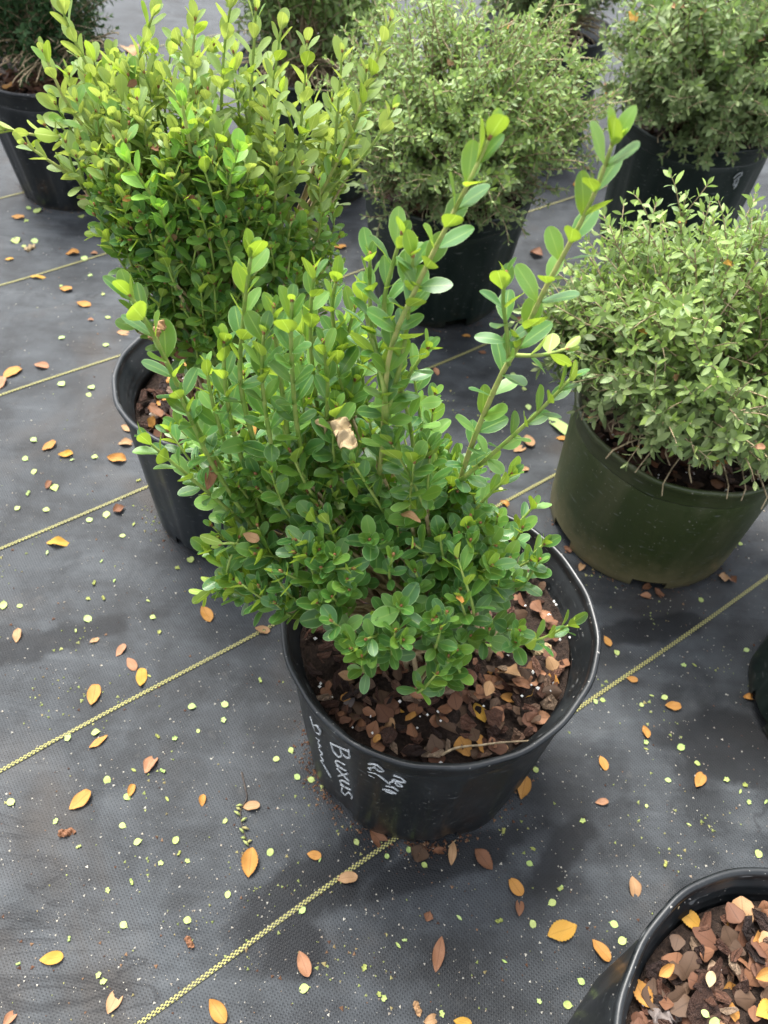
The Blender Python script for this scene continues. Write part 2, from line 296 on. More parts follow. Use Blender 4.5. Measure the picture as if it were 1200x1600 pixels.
def gh(x, y):
    x = np.asarray(x, float); y = np.asarray(y, float); s = x * ST[0] + y * ST[1]; n = x * SN[0] + y * SN[1]
    h = 0.0010 * np.sin(7 * s + 3 * np.sin(3 * n + _ph[0]) + _ph[1]) * np.sin(9 * n + _ph[2]) + 0.0008 * np.sin(23 * n + 4 * s + _ph[3] + 1.5 * np.sin(6 * s)) + 0.0004 * np.sin(51 * n + 9 * s + _ph[4] + 2 * np.sin(5 * s + 3 * n))
    for (a, b, wd, ht) in RG:
        d = b - a; L = math.hypot(d[0], d[1]); ux, uy = d[0] / L, d[1] / L
        al = (x - a[0]) * ux + (y - a[1]) * uy; pe = -(x - a[0]) * uy + (y - a[1]) * ux + 0.004 * np.sin(al * 25)
        h = h + ht * np.exp(-(pe / wd) ** 2) / (1 + np.exp(-(al) / 0.02)) / (1 + np.exp((al - L) / 0.02))
    h = h + 0.0011 * np.sin(3.1 * s - 15 * n + 2.5 * np.sin(2.2 * s + _ph[5]) + _ph[6]) * (0.5 + 0.5 * np.sin(2.7 * s + 1.7 * n + _ph[7]))
    return h * 0.9 + 0.0022
xs = np.concatenate([[-30, -12, -6, -3.5], np.arange(-2.4, -0.9, 0.03), np.arange(-0.9, 1.0, 0.006), np.arange(1.0, 2.6, 0.03), [3.5, 6, 12, 30]])
ys = np.concatenate([[-8, -2, -0.8], np.arange(-0.3, 0.0, 0.03), np.arange(0.0, 1.3, 0.006), np.arange(1.3, 3.6, 0.025), [4.2, 6, 10, 20, 45]])
GX, GY = np.meshgrid(xs, ys); GZ = gh(GX, GY)
far = (np.abs(GX) > 2.7) | (GY > 4) | (GY < -0.5); GZ[far] = 0
nx, ny = len(xs), len(ys); I = np.arange(nx * ny).reshape(ny, nx)
F = np.stack([I[:-1, :-1], I[:-1, 1:], I[1:, 1:], I[1:, :-1]], -1).reshape(-1, 4)
link('ground', mesh_np('ground', np.stack([GX, GY, GZ], -1).reshape(-1, 3), F, [M_FAB]), kind='structure')
for k in range(-2, 8):
    s_ = np.arange(-3.0, 4.5, 0.012); c0 = SO + k * SP; vv = []; uu = []
    wob = 0.0016 * np.sin(s_ * 5 + k) + 0.0008 * np.sin(s_ * 17 + 2 * k)
    for j, o_ in enumerate((-0.0024, 0.0, 0.0024)):
        X = s_ * ST[0] + (c0 + o_ + wob) * SN[0]; Y = s_ * ST[1] + (c0 + o_ + wob) * SN[1]
        vv.append(np.stack([X, Y, gh(X, Y) + (0.0022 if j == 1 else 0.0012)], -1)); uu.append(np.stack([s_, np.full_like(s_, j / 2)], -1))
    n = len(s_); J = np.arange(3 * n).reshape(3, n)
    F = np.concatenate([np.stack([J[r][:-1], J[r][1:], J[r + 1][1:], J[r + 1][:-1]], -1) for r in (0, 1)])
    link('ground_stripe', mesh_np('ground_stripe', np.concatenate(vv), F, [M_YARN], np.concatenate(uu)), kind='structure')

# ------------------------------------------------------------------ pots
POTS = {  # x, y, height, rim radius, base radius
    'A': (0.0583, 0.386, 0.2566, 0.147, 0.1285), 'G': (0.3767, 0.743, 0.216, 0.144, 0.131), 'B': (-0.201, 0.729, 0.2354, 0.1405, 0.1275),
    'F': (0.071, 1.2765, 0.2274, 0.148, 0.1180), 'J': (0.320, 0.0374, 0.250, 0.146, 0.130), 'C': (-0.7056, 1.5848, 0.2431, 0.1473, 0.1197),
    'H': (0.5462, 1.5364, 0.250, 0.147, 0.128), 'I': (0.292, 1.9675, 0.250, 0.145, 0.13), 'D': (-0.2136, 1.672, 0.250, 0.145, 0.13)}
_k = at_z(1330, 1112); POTS['K'] = (_k[0], _k[1], 0.2, 0.132, 0.126)
def pot(key, mat, label, holes=(), panels=12, rough_rim=0.0009, group='nursery pots'):
    x, y, H, R, Rb = POTS[key]; root = empty('nursery_pot', (x, y, 0), label, 'pot', group)
    N = 144; th = np.arange(N) * 2 * math.pi / N; ph = rng.uniform(0, 6.28, 6)
    wobble = rough_rim * (np.sin(3 * th + ph[0]) * 1.3 + np.sin(7 * th + ph[1]) * 0.7 + np.sin(19 * th + ph[2]) * 0.4)
    zwob = rough_rim * (np.sin(2 * th + ph[3]) + 0.6 * np.sin(9 * th + ph[4]))
    def lathe(prof, name, cut=None, close=False):
        vs_, f = [], []; n = len(prof)
        for i, (r, z, pan, wb) in enumerate(prof):
            pn = pan * 0.0016 * np.tanh(7 * np.sin(panels * th + .5))
            rr = r + wobble * wb + pn
            vs_.append(np.stack([rr * np.cos(th), rr * np.sin(th), np.full(N, z) + zwob * wb], -1))
        for i in range(n - (0 if close else 1)):
            i2 = (i + 1) % n
            for k in range(N):
                if cut and cut(i, k): continue
                f.append([i * N + k, i * N + (k + 1) % N, i2 * N + (k + 1) % N, i2 * N + k])
        return link(name, mesh_np(name, np.concatenate(vs_), f, [mat]), root)
    rr = lambda z: Rb + (R - 0.006 - Rb) * z / (H - 0.03)
    hz = 0.020; prof = [(Rb - 0.006, 0.0, 0, 0), (Rb - 0.002, 0.0012, 0.2, 0), (rr(0.006), 0.006, .5, 0), (rr(hz), hz, 1, 0)]
    prof += [(rr(z), z, 1, 0) for z in np.linspace(hz, H - 0.055, 5)[1:]] + [(rr(H - 0.045), H - 0.045, 0.2, .3), (rr(H - 0.034), H - 0.034, 0, .7), (R - 0.0075, H - 0.031, 0, 1)]
    nout = len(prof)
    prof += [(R - 0.010, H - 0.031, 0, 1), (rr(H - 0.05) - 0.003, H - 0.05, 0, .3), (rr(H * 0.5) - 0.003, H * 0.5, 0, 0), (rr(hz) - 0.003, hz, 0, 0), (Rb - 0.006, 0.004, 0, 0)]
    hs_ = []
    for a in holes:
        c = int(round((a % (2 * math.pi)) / (2 * math.pi) * N)); hs_ += [(c + d) % N for d in (-4, -3, -2, -1, 0, 1, 2, 3)]
    hs_ = set(hs_)
    lathe(prof, 'body', lambda i, k: k in hs_ and (i <= 2 or i >= nout + 3))
    rim = [(R - 0.0085, H - 0.0325), (R - 0.0055, H - 0.032), (R - 0.0045, H - 0.029), (R - 0.0040, H - 0.016), (R - 0.0028, H - 0.0145), (R - 0.0030, H - 0.009), (R - 0.0008, H - 0.0075), (R + 0.0006, H - 0.005), (R + 0.0008, H - 0.002),
           (R - 0.0004, H + 0.0004), (R - 0.0028, H + 0.0008), (R - 0.0050, H - 0.0008), (R - 0.0060, H - 0.004), (R - 0.0066, H - 0.012), (R - 0.0088, H - 0.0130), (R - 0.0092, H - 0.020), (R - 0.0122, H - 0.0215), (R - 0.0120, H - 0.029), (R - 0.0150, H - 0.0305), (R - 0.0148, H - 0.038), (R - 0.0172, H - 0.0395), (R - 0.0172, H - 0.05), (R - 0.0125, H - 0.052), (R - 0.0105, H - 0.04)]
    lathe([(a, b, 0, 1) for a, b in rim], 'rim', close=True)
    # floor of the pot
    fv = np.stack([(Rb - 0.008) * np.cos(th), (Rb - 0.008) * np.sin(th), np.full(N, 0.006)], -1)
    link('pot_floor', mesh_np('pot_floor', fv, [list(range(N))], [mat], smooth=False), root)
    return root
pA = pot('A', M_POT, 'black nursery pot with white handwriting holding the front boxwood', holes=(4.9, 5.95, 0.8, 2, 3.2, 3.95))
pB = pot('B', M_POTB, 'black pot with a deep inner wall, behind left of the handwritten one', holes=(4.2, 5.2, 1, 2, 3.1))
pG = pot('G', M_POTG, 'olive green pot with a muddy bottom edge and rectangular drain notches', holes=(4.62, 3.52, 5.7, 0.6, 1.6, 2.6), panels=0)
pF = pot('F', M_POTD, 'big dark pot under the dome of tiny pale green leaves', holes=(4, 5, 1, 2, 3))
pJ = pot('J', M_POT, 'black pot full of bark chips and fallen leaves without any plant', holes=(4, 5, 1, 2, 3))
pC = pot('C', M_POT, 'black pot heaped with dry brown leaves at the top left corner', holes=(5.5, 1, 2, 3))
pH = pot('H', M_POTD, 'dark green black pot with a white marker scribble, behind the olive green pot', holes=(4, 5, 1, 2, 3))
pI = pot('I', M_POTB, 'dark pot partly seen between the two far shrubs at the top', holes=(4, 5, 1, 2, 3))
pD = pot('D', M_POTD, 'dark pot hidden behind the tall boxwood, its base showing', holes=(5, 1, 2, 3))
pK = pot('K', M_POTD, 'dark green pot cut off by the right edge, a drain hole showing', holes=(3.22, 1, 2, 5, 4.1))

# handwriting on pot A: strokes lie on the pot's wall
def on_pot(key, px, py, off=0.0004):
    x, y, H, R, Rb = POTS[key]; d = ray(px, py); tt = 0.2
    while tt < 2.5:
        P = CP + d * tt; z = P[2]; r_ = Rb + (R - 0.006 - Rb) * z / (H - 0.03) if z < H - 0.031 else R - 0.003
        if z < H + 0.001 and math.hypot(P[0] - x, P[1] - y) < r_ + off + 0.0007: return P
        tt += 0.0004
    return None
def writing(key, root, strokes, tr, rad, label):
    x, y = POTS[key][:2]; g = Geo()
    for s in strokes:
        pts = []
        for a, b in zip(s[:-1], s[1:]):
            for q in np.linspace(0, 1, 6)[:-1]: pts.append((a[0] + (b[0] - a[0]) * q, a[1] + (b[1] - a[1]) * q))
        pts.append(s[-1]); P = [on_pot(key, *tr(*p)) for p in pts]; P = [p for p in P if p is not None]
        if len(P) > 2:
            P = np.array(P); 
            for _ in range(1): P[1:-1] = (P[:-2] + 2 * P[1:-1] + P[2:]) / 4
            c = V3(x, y, 0); g.tube(P - c, rad * (0.75 + 0.35 * np.abs(np.sin(np.linspace(0, 3, len(P)) + s[0][0]))), 6)
    link('handwriting', g.mesh('handwriting', M_PAINT), root, label=label)
def letter(ch, O, adv, up):
    F_ = {'B': [[(0, 0), (0, 1)], [(-.1, 1), (.45, .97), (.55, .72), (.35, .53), (0, .5)], [(0, .5), (.55, .5), (.78, .27), (.5, .02), (-.05, 0)]], 'u': [[(.1, .95), (.08, .3), (.28, 0), (.55, .12), (.68, .35)], [(.7, .95), (.7, 0)]],
          'x': [[(0, 1), (.78, 0)], [(.75, 1), (0, 0)]], 's': [[(.7, .88), (.4, 1), (.1, .78), (.35, .52), (.68, .28), (.45, 0), (.02, .12)]]}
    return [[(O[0] + x * adv[0] + y * up[0], O[1] + x * adv[1] + y * up[1]) for x, y in st_] for st_ in F_[ch]]
SA_ = []
for ch_, o_, a_, u_ in (('B', (285, 408), (32, 118), (140, 62)), ('u', (316, 524), (16, 78), (82, 46)), ('x', (332, 602), (16, 78), (84, 42)), ('u', (350, 678), (16, 76), (84, 42)), ('s', (362, 750), (16, 76), (84, 40))): SA_ += letter(ch_, o_, a_, u_)
SA_ += [[(580, 568), (640, 570), (618, 598), (576, 598), (600, 612)], [(640, 570), (704, 626), (664, 624), (622, 592)], [(576, 626), (640, 640), (704, 692), (748, 728), (740, 712), (772, 706)], [(582, 650), (628, 674)],
       [(772, 655), (832, 676), (872, 712), (822, 708), (772, 690)], [(762, 690), (802, 708), (850, 746), (806, 738), (790, 715)], [(716, 742), (770, 748), (812, 780)], [(690, 766), (742, 772), (794, 800)], [(710, 778), (780, 802)],
       [(128, 200), (140, 250), (168, 320), (200, 340), (204, 312), (178, 268), (152, 262)], [(172, 360), (196, 385), (186, 400), (206, 432), (192, 440)], [(196, 452), (222, 492), (202, 498), (230, 545), (208, 540)], [(206, 536), (232, 580), (286, 672)], [(135, 215), (160, 300)]]
writing('A', pA, SA_, lambda a, b: (460 + a / 5, 1080 + b / 5), 0.00095, 'white marker handwriting slanting down the pot side')
writing('H', pH, [[(1010, 985), (1035, 960), (1058, 950), (1056, 965), (1030, 985), (1012, 1000)], [(1020, 1000), (1005, 1025), (1030, 1015), (1010, 1042)], [(1040, 985), (1022, 1030)]], lambda a, b: (860 + a / 3.53, b / 3.53), 0.0011, 'white marker scribble on the pot side')

# ------------------------------------------------------------------ leaf meshes
def leaf_arrays(nu, nv, W, wf, cup, curl, wave=0.0, seed=0, petiole=0.0):
    rr_ = np.random.default_rng(seed); ph = rr_.uniform(0, 6.28, 4); v_, uv = [], []
    for j in range(nv + 1):
        v = j / nv if not isinstance(wf, tuple) else wf[1][j]; wd = W * 0.5 * (wf if not isinstance(wf, tuple) else wf[0])(v)
        for i in range(nu + 1):
            u = -1 + 2 * i / nu
            x = u * wd; z = cup * W * (abs(u) ** 1.6) * (wd / (W * 0.5)) - curl * (v ** 2) + wave * math.sin(9 * v + ph[0] + u * 2 * math.sin(ph[1])) * u + wave * 0.6 * math.sin(6 * v + ph[2])
            v_.append((x, v, z)); uv.append((u * 0.5 + 0.5, v))
    f = [[j * (nu + 1) + i, j * (nu + 1) + i + 1, (j + 1) * (nu + 1) + i + 1, (j + 1) * (nu + 1) + i] for j in range(nv) for i in range(nu)]
    return np.array(v_), np.array(f), np.array(uv)
w_obo = (lambda v: max(0.07, math.sqrt(max(0.02, 1 - ((v - .56) / .44) ** 2)) if v > .56 else math.sin(math.pi / 2 * v / .56) ** .95), [0, .12, .30, .5, .68, .84, .945, 1.0])
w_box = lambda v: max(0.05, min(1.0, math.sin(math.pi * min(1, v ** 1.12)) ** 0.62 if 0 < v < 1 else 0.0)) if v < 0.985 else 0.22
w_ell = lambda v: max(0.06, math.sin(math.pi * v) ** 0.85)
BOXV = [leaf_arrays(4, 7, W, w_obo, cup, curl, 0.012, s) for s, (W, cup, curl) in enumerate([(0.56, 0.10, 0.06), (0.61, 0.06, 0.12), (0.52, 0.14, 0.02), (0.62, 0.07, -0.04), (0.55, 0.04, 0.16), (0.58, 0.16, 0.08)])]
FINEV = [leaf_arrays(2, 4, W, w_ell, cup, curl, 0.0, s) for s, (W, cup, curl) in enumerate([(0.42, 0.14, 0.08), (0.46, 0.08, 0.16), (0.37, 0.18, 0.02), (0.44, 0.04, 0.22)])]
def variant_meshes(V, mats, nm):
    return {(i, k): mesh_np(nm, v, f, [m], uv) for i, (v, f, uv) in enumerate(V) for k, m in mats.items()}
LEAFMESH = {'box': variant_meshes(BOXV, {'g': M_BOX, 'l': M_BOXL, 'o': M_BOXOL, 'n': M_BOXBR}, 'boxwood_leaf'), 'fine': variant_meshes(FINEV, {'f': M_FINE, 'y': M_FINEY, 'y2': M_FINEG, 'd': M_DARK}, 'small_leaf')}
VARR = {'box': BOXV, 'fine': FINEV}; MATS = {'g': M_BOX, 'l': M_BOXL, 'o': M_BOXOL, 'n': M_BOXBR, 'f': M_FINE, 'y': M_FINEY, 'y2': M_FINEG, 'd': M_DARK}

def rot_axis(v, ax, a):
    ax = norm(ax); return v * math.cos(a) + np.cross(ax, v) * math.sin(a) + ax * (ax @ v) * (1 - math.cos(a))
class Plant:
    def __init__(s, key, kind): s.key = key; s.kind = kind; s.L = []; s.stems = []; s.twigs = Geo(); s.buds = Geo()
    def leaf(s, P, A, N, L, tone):
        A = norm(A); N = norm(N - A * (N @ A)); N = rot_axis(N, A, random.gauss(0, 0.28)); X = np.cross(A, N)
        M = np.eye(4); wsc = L * random.uniform(0.82, 1.12); M[:3, 0] = X * wsc; M[:3, 1] = A * L; M[:3, 2] = N * L; M[:3, 3] = P
        s.L.append((M, random.randrange(len(VARR[s.kind])), tone, L))
    def nodes(s, pts, start, spacing, L, tone, al=(0.6, 1.05), up=0.25, tip=True, phi0=None):
        """opposite pairs of leaves along the polyline pts from arclength start"""
        pts = np.asarray(pts); seg = np.linalg.norm(np.diff(pts, axis=0), axis=1); cum = np.concatenate([[0], np.cumsum(seg)]); tot = cum[-1]
        d = start; phi = random.uniform(0, 3.14) if phi0 is None else phi0
        while d < tot - 0.001:
            P = np.array([np.interp(d, cum, pts[:, i]) for i in range(3)]); P2 = np.array([np.interp(min(tot, d + 0.004), cum, pts[:, i]) for i in range(3)]); P1 = np.array([np.interp(max(0, d - 0.004), cum, pts[:, i]) for i in range(3)])
            T = norm(P2 - P1); B = norm(np.cross(T, V3(0.3, 1, 0.1))); fr = (tot - d) / max(tot - start, 1e-6)
            a = al[0] + (al[1] - al[0]) * min(1, fr * 1.6) + random.gauss(0, 0.12)
            for sg in (0, math.pi):
                R_ = rot_axis(B, T, phi + sg + random.gauss(0, 0.15)); ax = math.cos(a) * T + math.sin(a) * R_; Nn = math.sin(a) * T - math.cos(a) * R_
                ax = norm(ax + V3(0, 0, up * 0.5)); Nn = Nn + V3(0, 0, up)
                s.leaf(P + R_ * 0.0006, ax, Nn, L * random.uniform(0.8, 1.15) * (0.86 + 0.14 * min(1, fr * 3)), tone() if callable(tone) else tone)
            phi += math.pi / 2 + random.gauss(0, 0.2); d += spacing * random.uniform(0.8, 1.2) * (0.6 + 0.4 * min(1, fr * 3))
        if tip:
            T = norm(pts[-1] - pts[-2])
            for q in range(2):
                R_ = rot_axis(norm(np.cross(T, V3(0.2, 1, 0))), T, phi + q * math.pi); ax = norm(T + 0.35 * R_)
                s.leaf(pts[-1] - T * 0.001, ax, T * 0.3 - R_, L * random.uniform(0.4, 0.75), tone() if callable(tone) else tone)
            s.buds.tube([pts[-1] - T * 0.001, pts[-1] + T * 0.0015, pts[-1] + T * 0.003], [0.0011, 0.0014, 0.0004], 5)
PLANTS = {}
def bez(a, b, c, d, n=10):
    t_ = np.linspace(0, 1, n)[:, None]; return (1 - t_) ** 3 * a + 3 * (1 - t_) ** 2 * t_ * b + 3 * (1 - t_) * t_ ** 2 * c + t_ ** 3 * d
def smooth_path(P, n=4):
    P = np.asarray(P, float); out = []
    for i in range(len(P) - 1):
        p0 = P[max(0, i - 1)]; p1 = P[i]; p2 = P[i + 1]; p3 = P[min(len(P) - 1, i + 2)]
        for q in np.linspace(0, 1, n, endpoint=False):
            out.append(0.5 * ((2 * p1) + (-p0 + p2) * q + (2 * p0 - 5 * p1 + 4 * p2 - p3) * q ** 2 + (-p0 + 3 * p1 - 3 * p2 + p3) * q ** 3))
    out.append(P[-1]); return np.array(out)

# ---- boxwood A (front) and B (behind left)
def px_shoot(pl, path, spacing, L, tone, start_frac=0.0, r0=0.0022, r1=0.001, al=(0.3, 0.75), mat='g', up=0.0):
    """path: list of (px, py, Y) bends of one shoot, bottom to top"""
    P = smooth_path([at_y(px, py, Y) for px, py, Y in path]); tot = np.linalg.norm(np.diff(P, axis=0), axis=1).sum()
    pl.stems.append((P, np.linspace(r0, r1, len(P)), mat)); pl.nodes(P, tot * start_frac, spacing, L, tone, al, up)
    return P
def ell_entry(px, py, c, r):
    d = ray(px, py) / r; o = (CP - c) / r; a = d @ d; b = o @ d; q = o @ o - 1; D = b * b - a * q
    return (-b - math.sqrt(D)) / a if D > 0 else -b / a
def in_poly(x, y, poly):
    c = False; j = len(poly) - 1
    for i in range(len(poly)):
        if (poly[i][1] > y) != (poly[j][1] > y) and x < (poly[j][0] - poly[i][0]) * (y - poly[i][1]) / (poly[j][1] - poly[i][1]) + poly[i][0]: c = not c
        j = i
    return c
def fill_sprigs(pl, poly, n, c, r, base, soil_z, L, spacing, tone, plen=0.05, depth=0.06, up=0.7, jitter=0.42, mind=10):
    xs_ = [p[0] for p in poly]; ys_ = [p[1] for p in poly]; k = 0; pts2 = []; tries = 0
    while k < n and tries < n * 60:
        tries += 1; px, py = random.uniform(min(xs_), max(xs_)), random.uniform(min(ys_), max(ys_))
        if not in_poly(px, py, poly): continue
        if any((px - a) ** 2 + (py - b) ** 2 < mind * mind for a, b in pts2[-60:]): continue
        pts2.append((px, py)); tt = ell_entry(px, py, c, r) + abs(random.gauss(0, depth)); P = CP + ray(px, py) * tt
        P[2] = max(P[2], soil_z + 0.012)
        out = P - V3(base[0], base[1], soil_z + 0.05); T = norm(norm(out) + V3(random.gauss(0, jitter), random.gauss(0, jitter), up + random.gauss(0, jitter)))
        ln = plen * random.uniform(0.75, 1.35); S = P - T * ln * 0.8 - norm(out) * ln * 0.25; S[2] = max(S[2], soil_z + 0.006)
        pts = bez(S, S + norm(out) * ln * 0.35, P - T * ln * 0.35, P, 6)
        pl.stems.append((pts, np.linspace(0.0013, 0.0008, 6), 'g')); pl.nodes(pts, 0.004, spacing, L * random.uniform(.75, 1.12), tone, (0.45, 1.1), random.choice((0.0, 0.15, 0.35)))
        B0 = V3(base[0] + random.gauss(0, 0.018), base[1] + random.gauss(0, 0.018), soil_z - 0.01)
        bp = bez(B0, B0 + V3(0, 0, 0.05) + 0.2 * (S - B0), S - norm(out) * 0.03, S, 7); pl.twigs.tube(bp, np.linspace(0.0026, 0.0013, 7), 5)
        k += 1

ax_, ay_ = POTS['A'][:2]; SOILA = 0.218
A = Plant('A', 'box'); PLANTS['A'] = A
YA = ay_
base = (600, 1000)
sh = [
 ([(690, 960, YA), (690, 880, YA), (722, 740, YA - .005), (772, 610, YA - .01), (812, 535, YA - .015), (850, 455, YA - .02), (893, 375, YA - .025), (930, 300, YA - .03), (958, 222, YA - .035)], .0185, .0225, .20, .0023, .0009),
 ([(545, 950, YA), (560, 860, YA), (592, 740, YA - .01), (600, 640, YA - .015), (612, 540, YA - .015), (660, 430, YA - .02), (700, 350, YA - .025), (735, 280, YA - .03), (765, 215, YA - .03)], .0175, .0215, .18, .0023, .0009),
 ([(600, 660, YA - .015), (628, 560, YA - .01), (640, 470, YA - .01), (645, 400, YA - .015)], .017, .0215, .0, .0018, .0011),
 ([(600, 700, YA - .0), (602, 620, YA - .02), (578, 520, YA + .01), (566, 450, YA + .02)], .017, .0195, .2, .002, .0011),
 ([(612, 560, YA), (600, 480, YA), (612, 420, YA), (628, 365, YA)], .014, .022, .0, .0018, .0011),
 ([(600, 600, YA), (580, 500, YA + .01), (578, 400, YA + .01)], .014, .020, .1, .0018, .0011),
 ([(720, 750, YA - .01), (780, 700, YA - .015), (840, 645, YA - .02), (893, 590, YA - .02)], .013, .019, .05, .0018, .001),
 ([(795, 570, YA - .02), (792, 520, YA - .02), (786, 470, YA - .02), (790, 430, YA - .02)], .012, .018, .1, .0016, .001),
 ([(805, 555, YA - .01), (845, 555, YA - .01), (885, 545, YA)], .012, .017, .25, .0014, .0009),
 ([(700, 870, YA - .01), (740, 800, YA - .02), (800, 740, YA - .02), (845, 775, YA - .02)][:3] + [(830, 745, YA - .02)][:0], .012, .018, .3, .0016, .001),
 ([(500, 900, YA), (480, 760, YA), (462, 650, YA - .01), (455, 540, YA - .02), (456, 470, YA - .02)], .0175, .022, .25, .0022, .0012),
 ([(530, 880, YA + .02), (515, 740, YA + .02), (492, 610, YA + .03), (485, 500, YA + .03), (492, 420, YA + .03)], .0175, .021, .3, .0022, .0012),
 ([(440, 820, YA), (400, 700, YA), (376, 600, YA), (380, 500, YA + .01), (392, 400, YA + .01)], .0175, .022, .2, .0022, .0012),
 ([(430, 860, YA), (380, 780, YA), (320, 690, YA), (272, 590, YA - .005), (238, 520, YA - .01), (204, 462, YA - .01)], .020, .024, .3, .0022, .0012),
 ([(440, 880, YA), (360, 800, YA - .01), (290, 740, YA - .02), (225, 685, YA - .02)], .012, .019, .35, .002, .001),
 ([(420, 850, YA), (370, 740, YA), (335, 640, YA), (322, 570, YA + .01)], .014, .020, .3, .002, .001),
 ([(450, 820, YA), (425, 700, YA - .01), (410, 600, YA - .01), (412, 520, YA - .01)], .014, .021, .3, .002, .001),
 ([(560, 900, YA), (545, 760, YA + .03), (530, 640, YA + .04), (540, 540, YA + .05), (555, 480, YA + .05)], .0175, .022, .3, .0022, .0012),
 ([(640, 900, YA + .03), (650, 760, YA + .06), (665, 660, YA + .07), (680, 615, YA + .07)], .012, .020, .3, .002, .0012),
 ([(470, 860, YA), (450, 680, YA), (434, 560, YA), (428, 480, YA)], .0165, .020, .3, .0022, .0012),
 ([(500, 860, YA + .01), (508, 700, YA + .01), (512, 600, YA + .01), (505, 535, YA + .01)], .0155, .019, .3, .002, .0012),
 ([(430, 860, YA), (372, 700, YA), (352, 600, YA), (350, 535, YA)], .0155, .019, .3, .002, .0012),
 ([(420, 860, YA - .01), (340, 740, YA - .01), (300, 660, YA - .01), (282, 620, YA - .01)], .0150, .0185, .3, .002, .0011),
 ([(560, 860, YA + .03), (545, 640, YA + .04), (520, 500, YA + .05), (525, 440, YA + .05)], .0165, .019, .35, .0022, .0012),
 ([(660, 860, YA), (650, 740, YA), (640, 660, YA), (622, 590, YA)], .0155, .019, .3, .002, .0012),
 ([(620, 620, YA), (650, 570, YA), (668, 545, YA)], .011, .016, .1, .0014, .0009),
 ([(720, 1000, YA - .03), (780, 1010, YA - .03), (840, 1000, YA - .03), (892, 975, YA - .03)], .014, .021, .25, .0018, .001),
 ([(470, 920, YA - .03), (400, 910, YA - .04), (345, 915, YA - .04), (318, 928, YA - .04)], .012, .021, .1, .0018, .001),
 ([(480, 880, YA - .02), (420, 865, YA - .03), (370, 850, YA - .04), (345, 850, YA - .04)], .011, .018, .1, .0018, .001),
 ([(740, 850, YA + .03), (790, 835, YA + .03), (835, 790, YA + .04)], .012, .018, .2, .0016, .001),
 ([(760, 920, YA), (810, 885, YA), (850, 850, YA)], .012, .018, .2, .0016, .001),
 ([(700, 960, YA - .05), (720, 900, YA - .05), (735, 845, YA - .05)], .012, .019, .1, .0016, .001)]
for path, sp_, L_, sf, r0, r1 in sh: px_shoot(A, path, sp_, L_, (lambda: 'l' if random.random() < .26 else 'g'), sf, r0, r1, up=0.0, al=(0.42, 0.92))
c_A = V3(ax_ - 0.045, ay_ - 0.005, 0.335); r_A = V3(0.150, 0.118, 0.115)
poly_low = [(308, 925), (322, 850), (345, 760), (400, 690), (520, 660), (640, 640), (735, 690), (790, 780), (835, 830), (850, 880), (800, 950), (840, 985), (790, 1030), (700, 1070), (640, 1040), (560, 1028), (475, 980), (400, 940)]
fill_sprigs(A, poly_low, 150, c_A, r_A, (ax_, ay_), SOILA, 0.0200, 0.0105, lambda: 'l' if random.random() < .28 else 'g', 0.042, 0.022)
poly_mid = [(250, 690), (300, 600), (360, 540), (430, 500), (530, 500), (600, 560), (690, 620), (720, 720), (600, 740), (380, 780), (300, 760)]
fill_sprigs(A, poly_mid, 62, V3(ax_ - 0.05, ay_ + 0.03, 0.42), V3(0.14, 0.10, 0.11), (ax_, ay_), SOILA, 0.020, 0.0115, lambda: 'l' if random.random() < .36 else 'g', 0.055, 0.03, up=1.0)

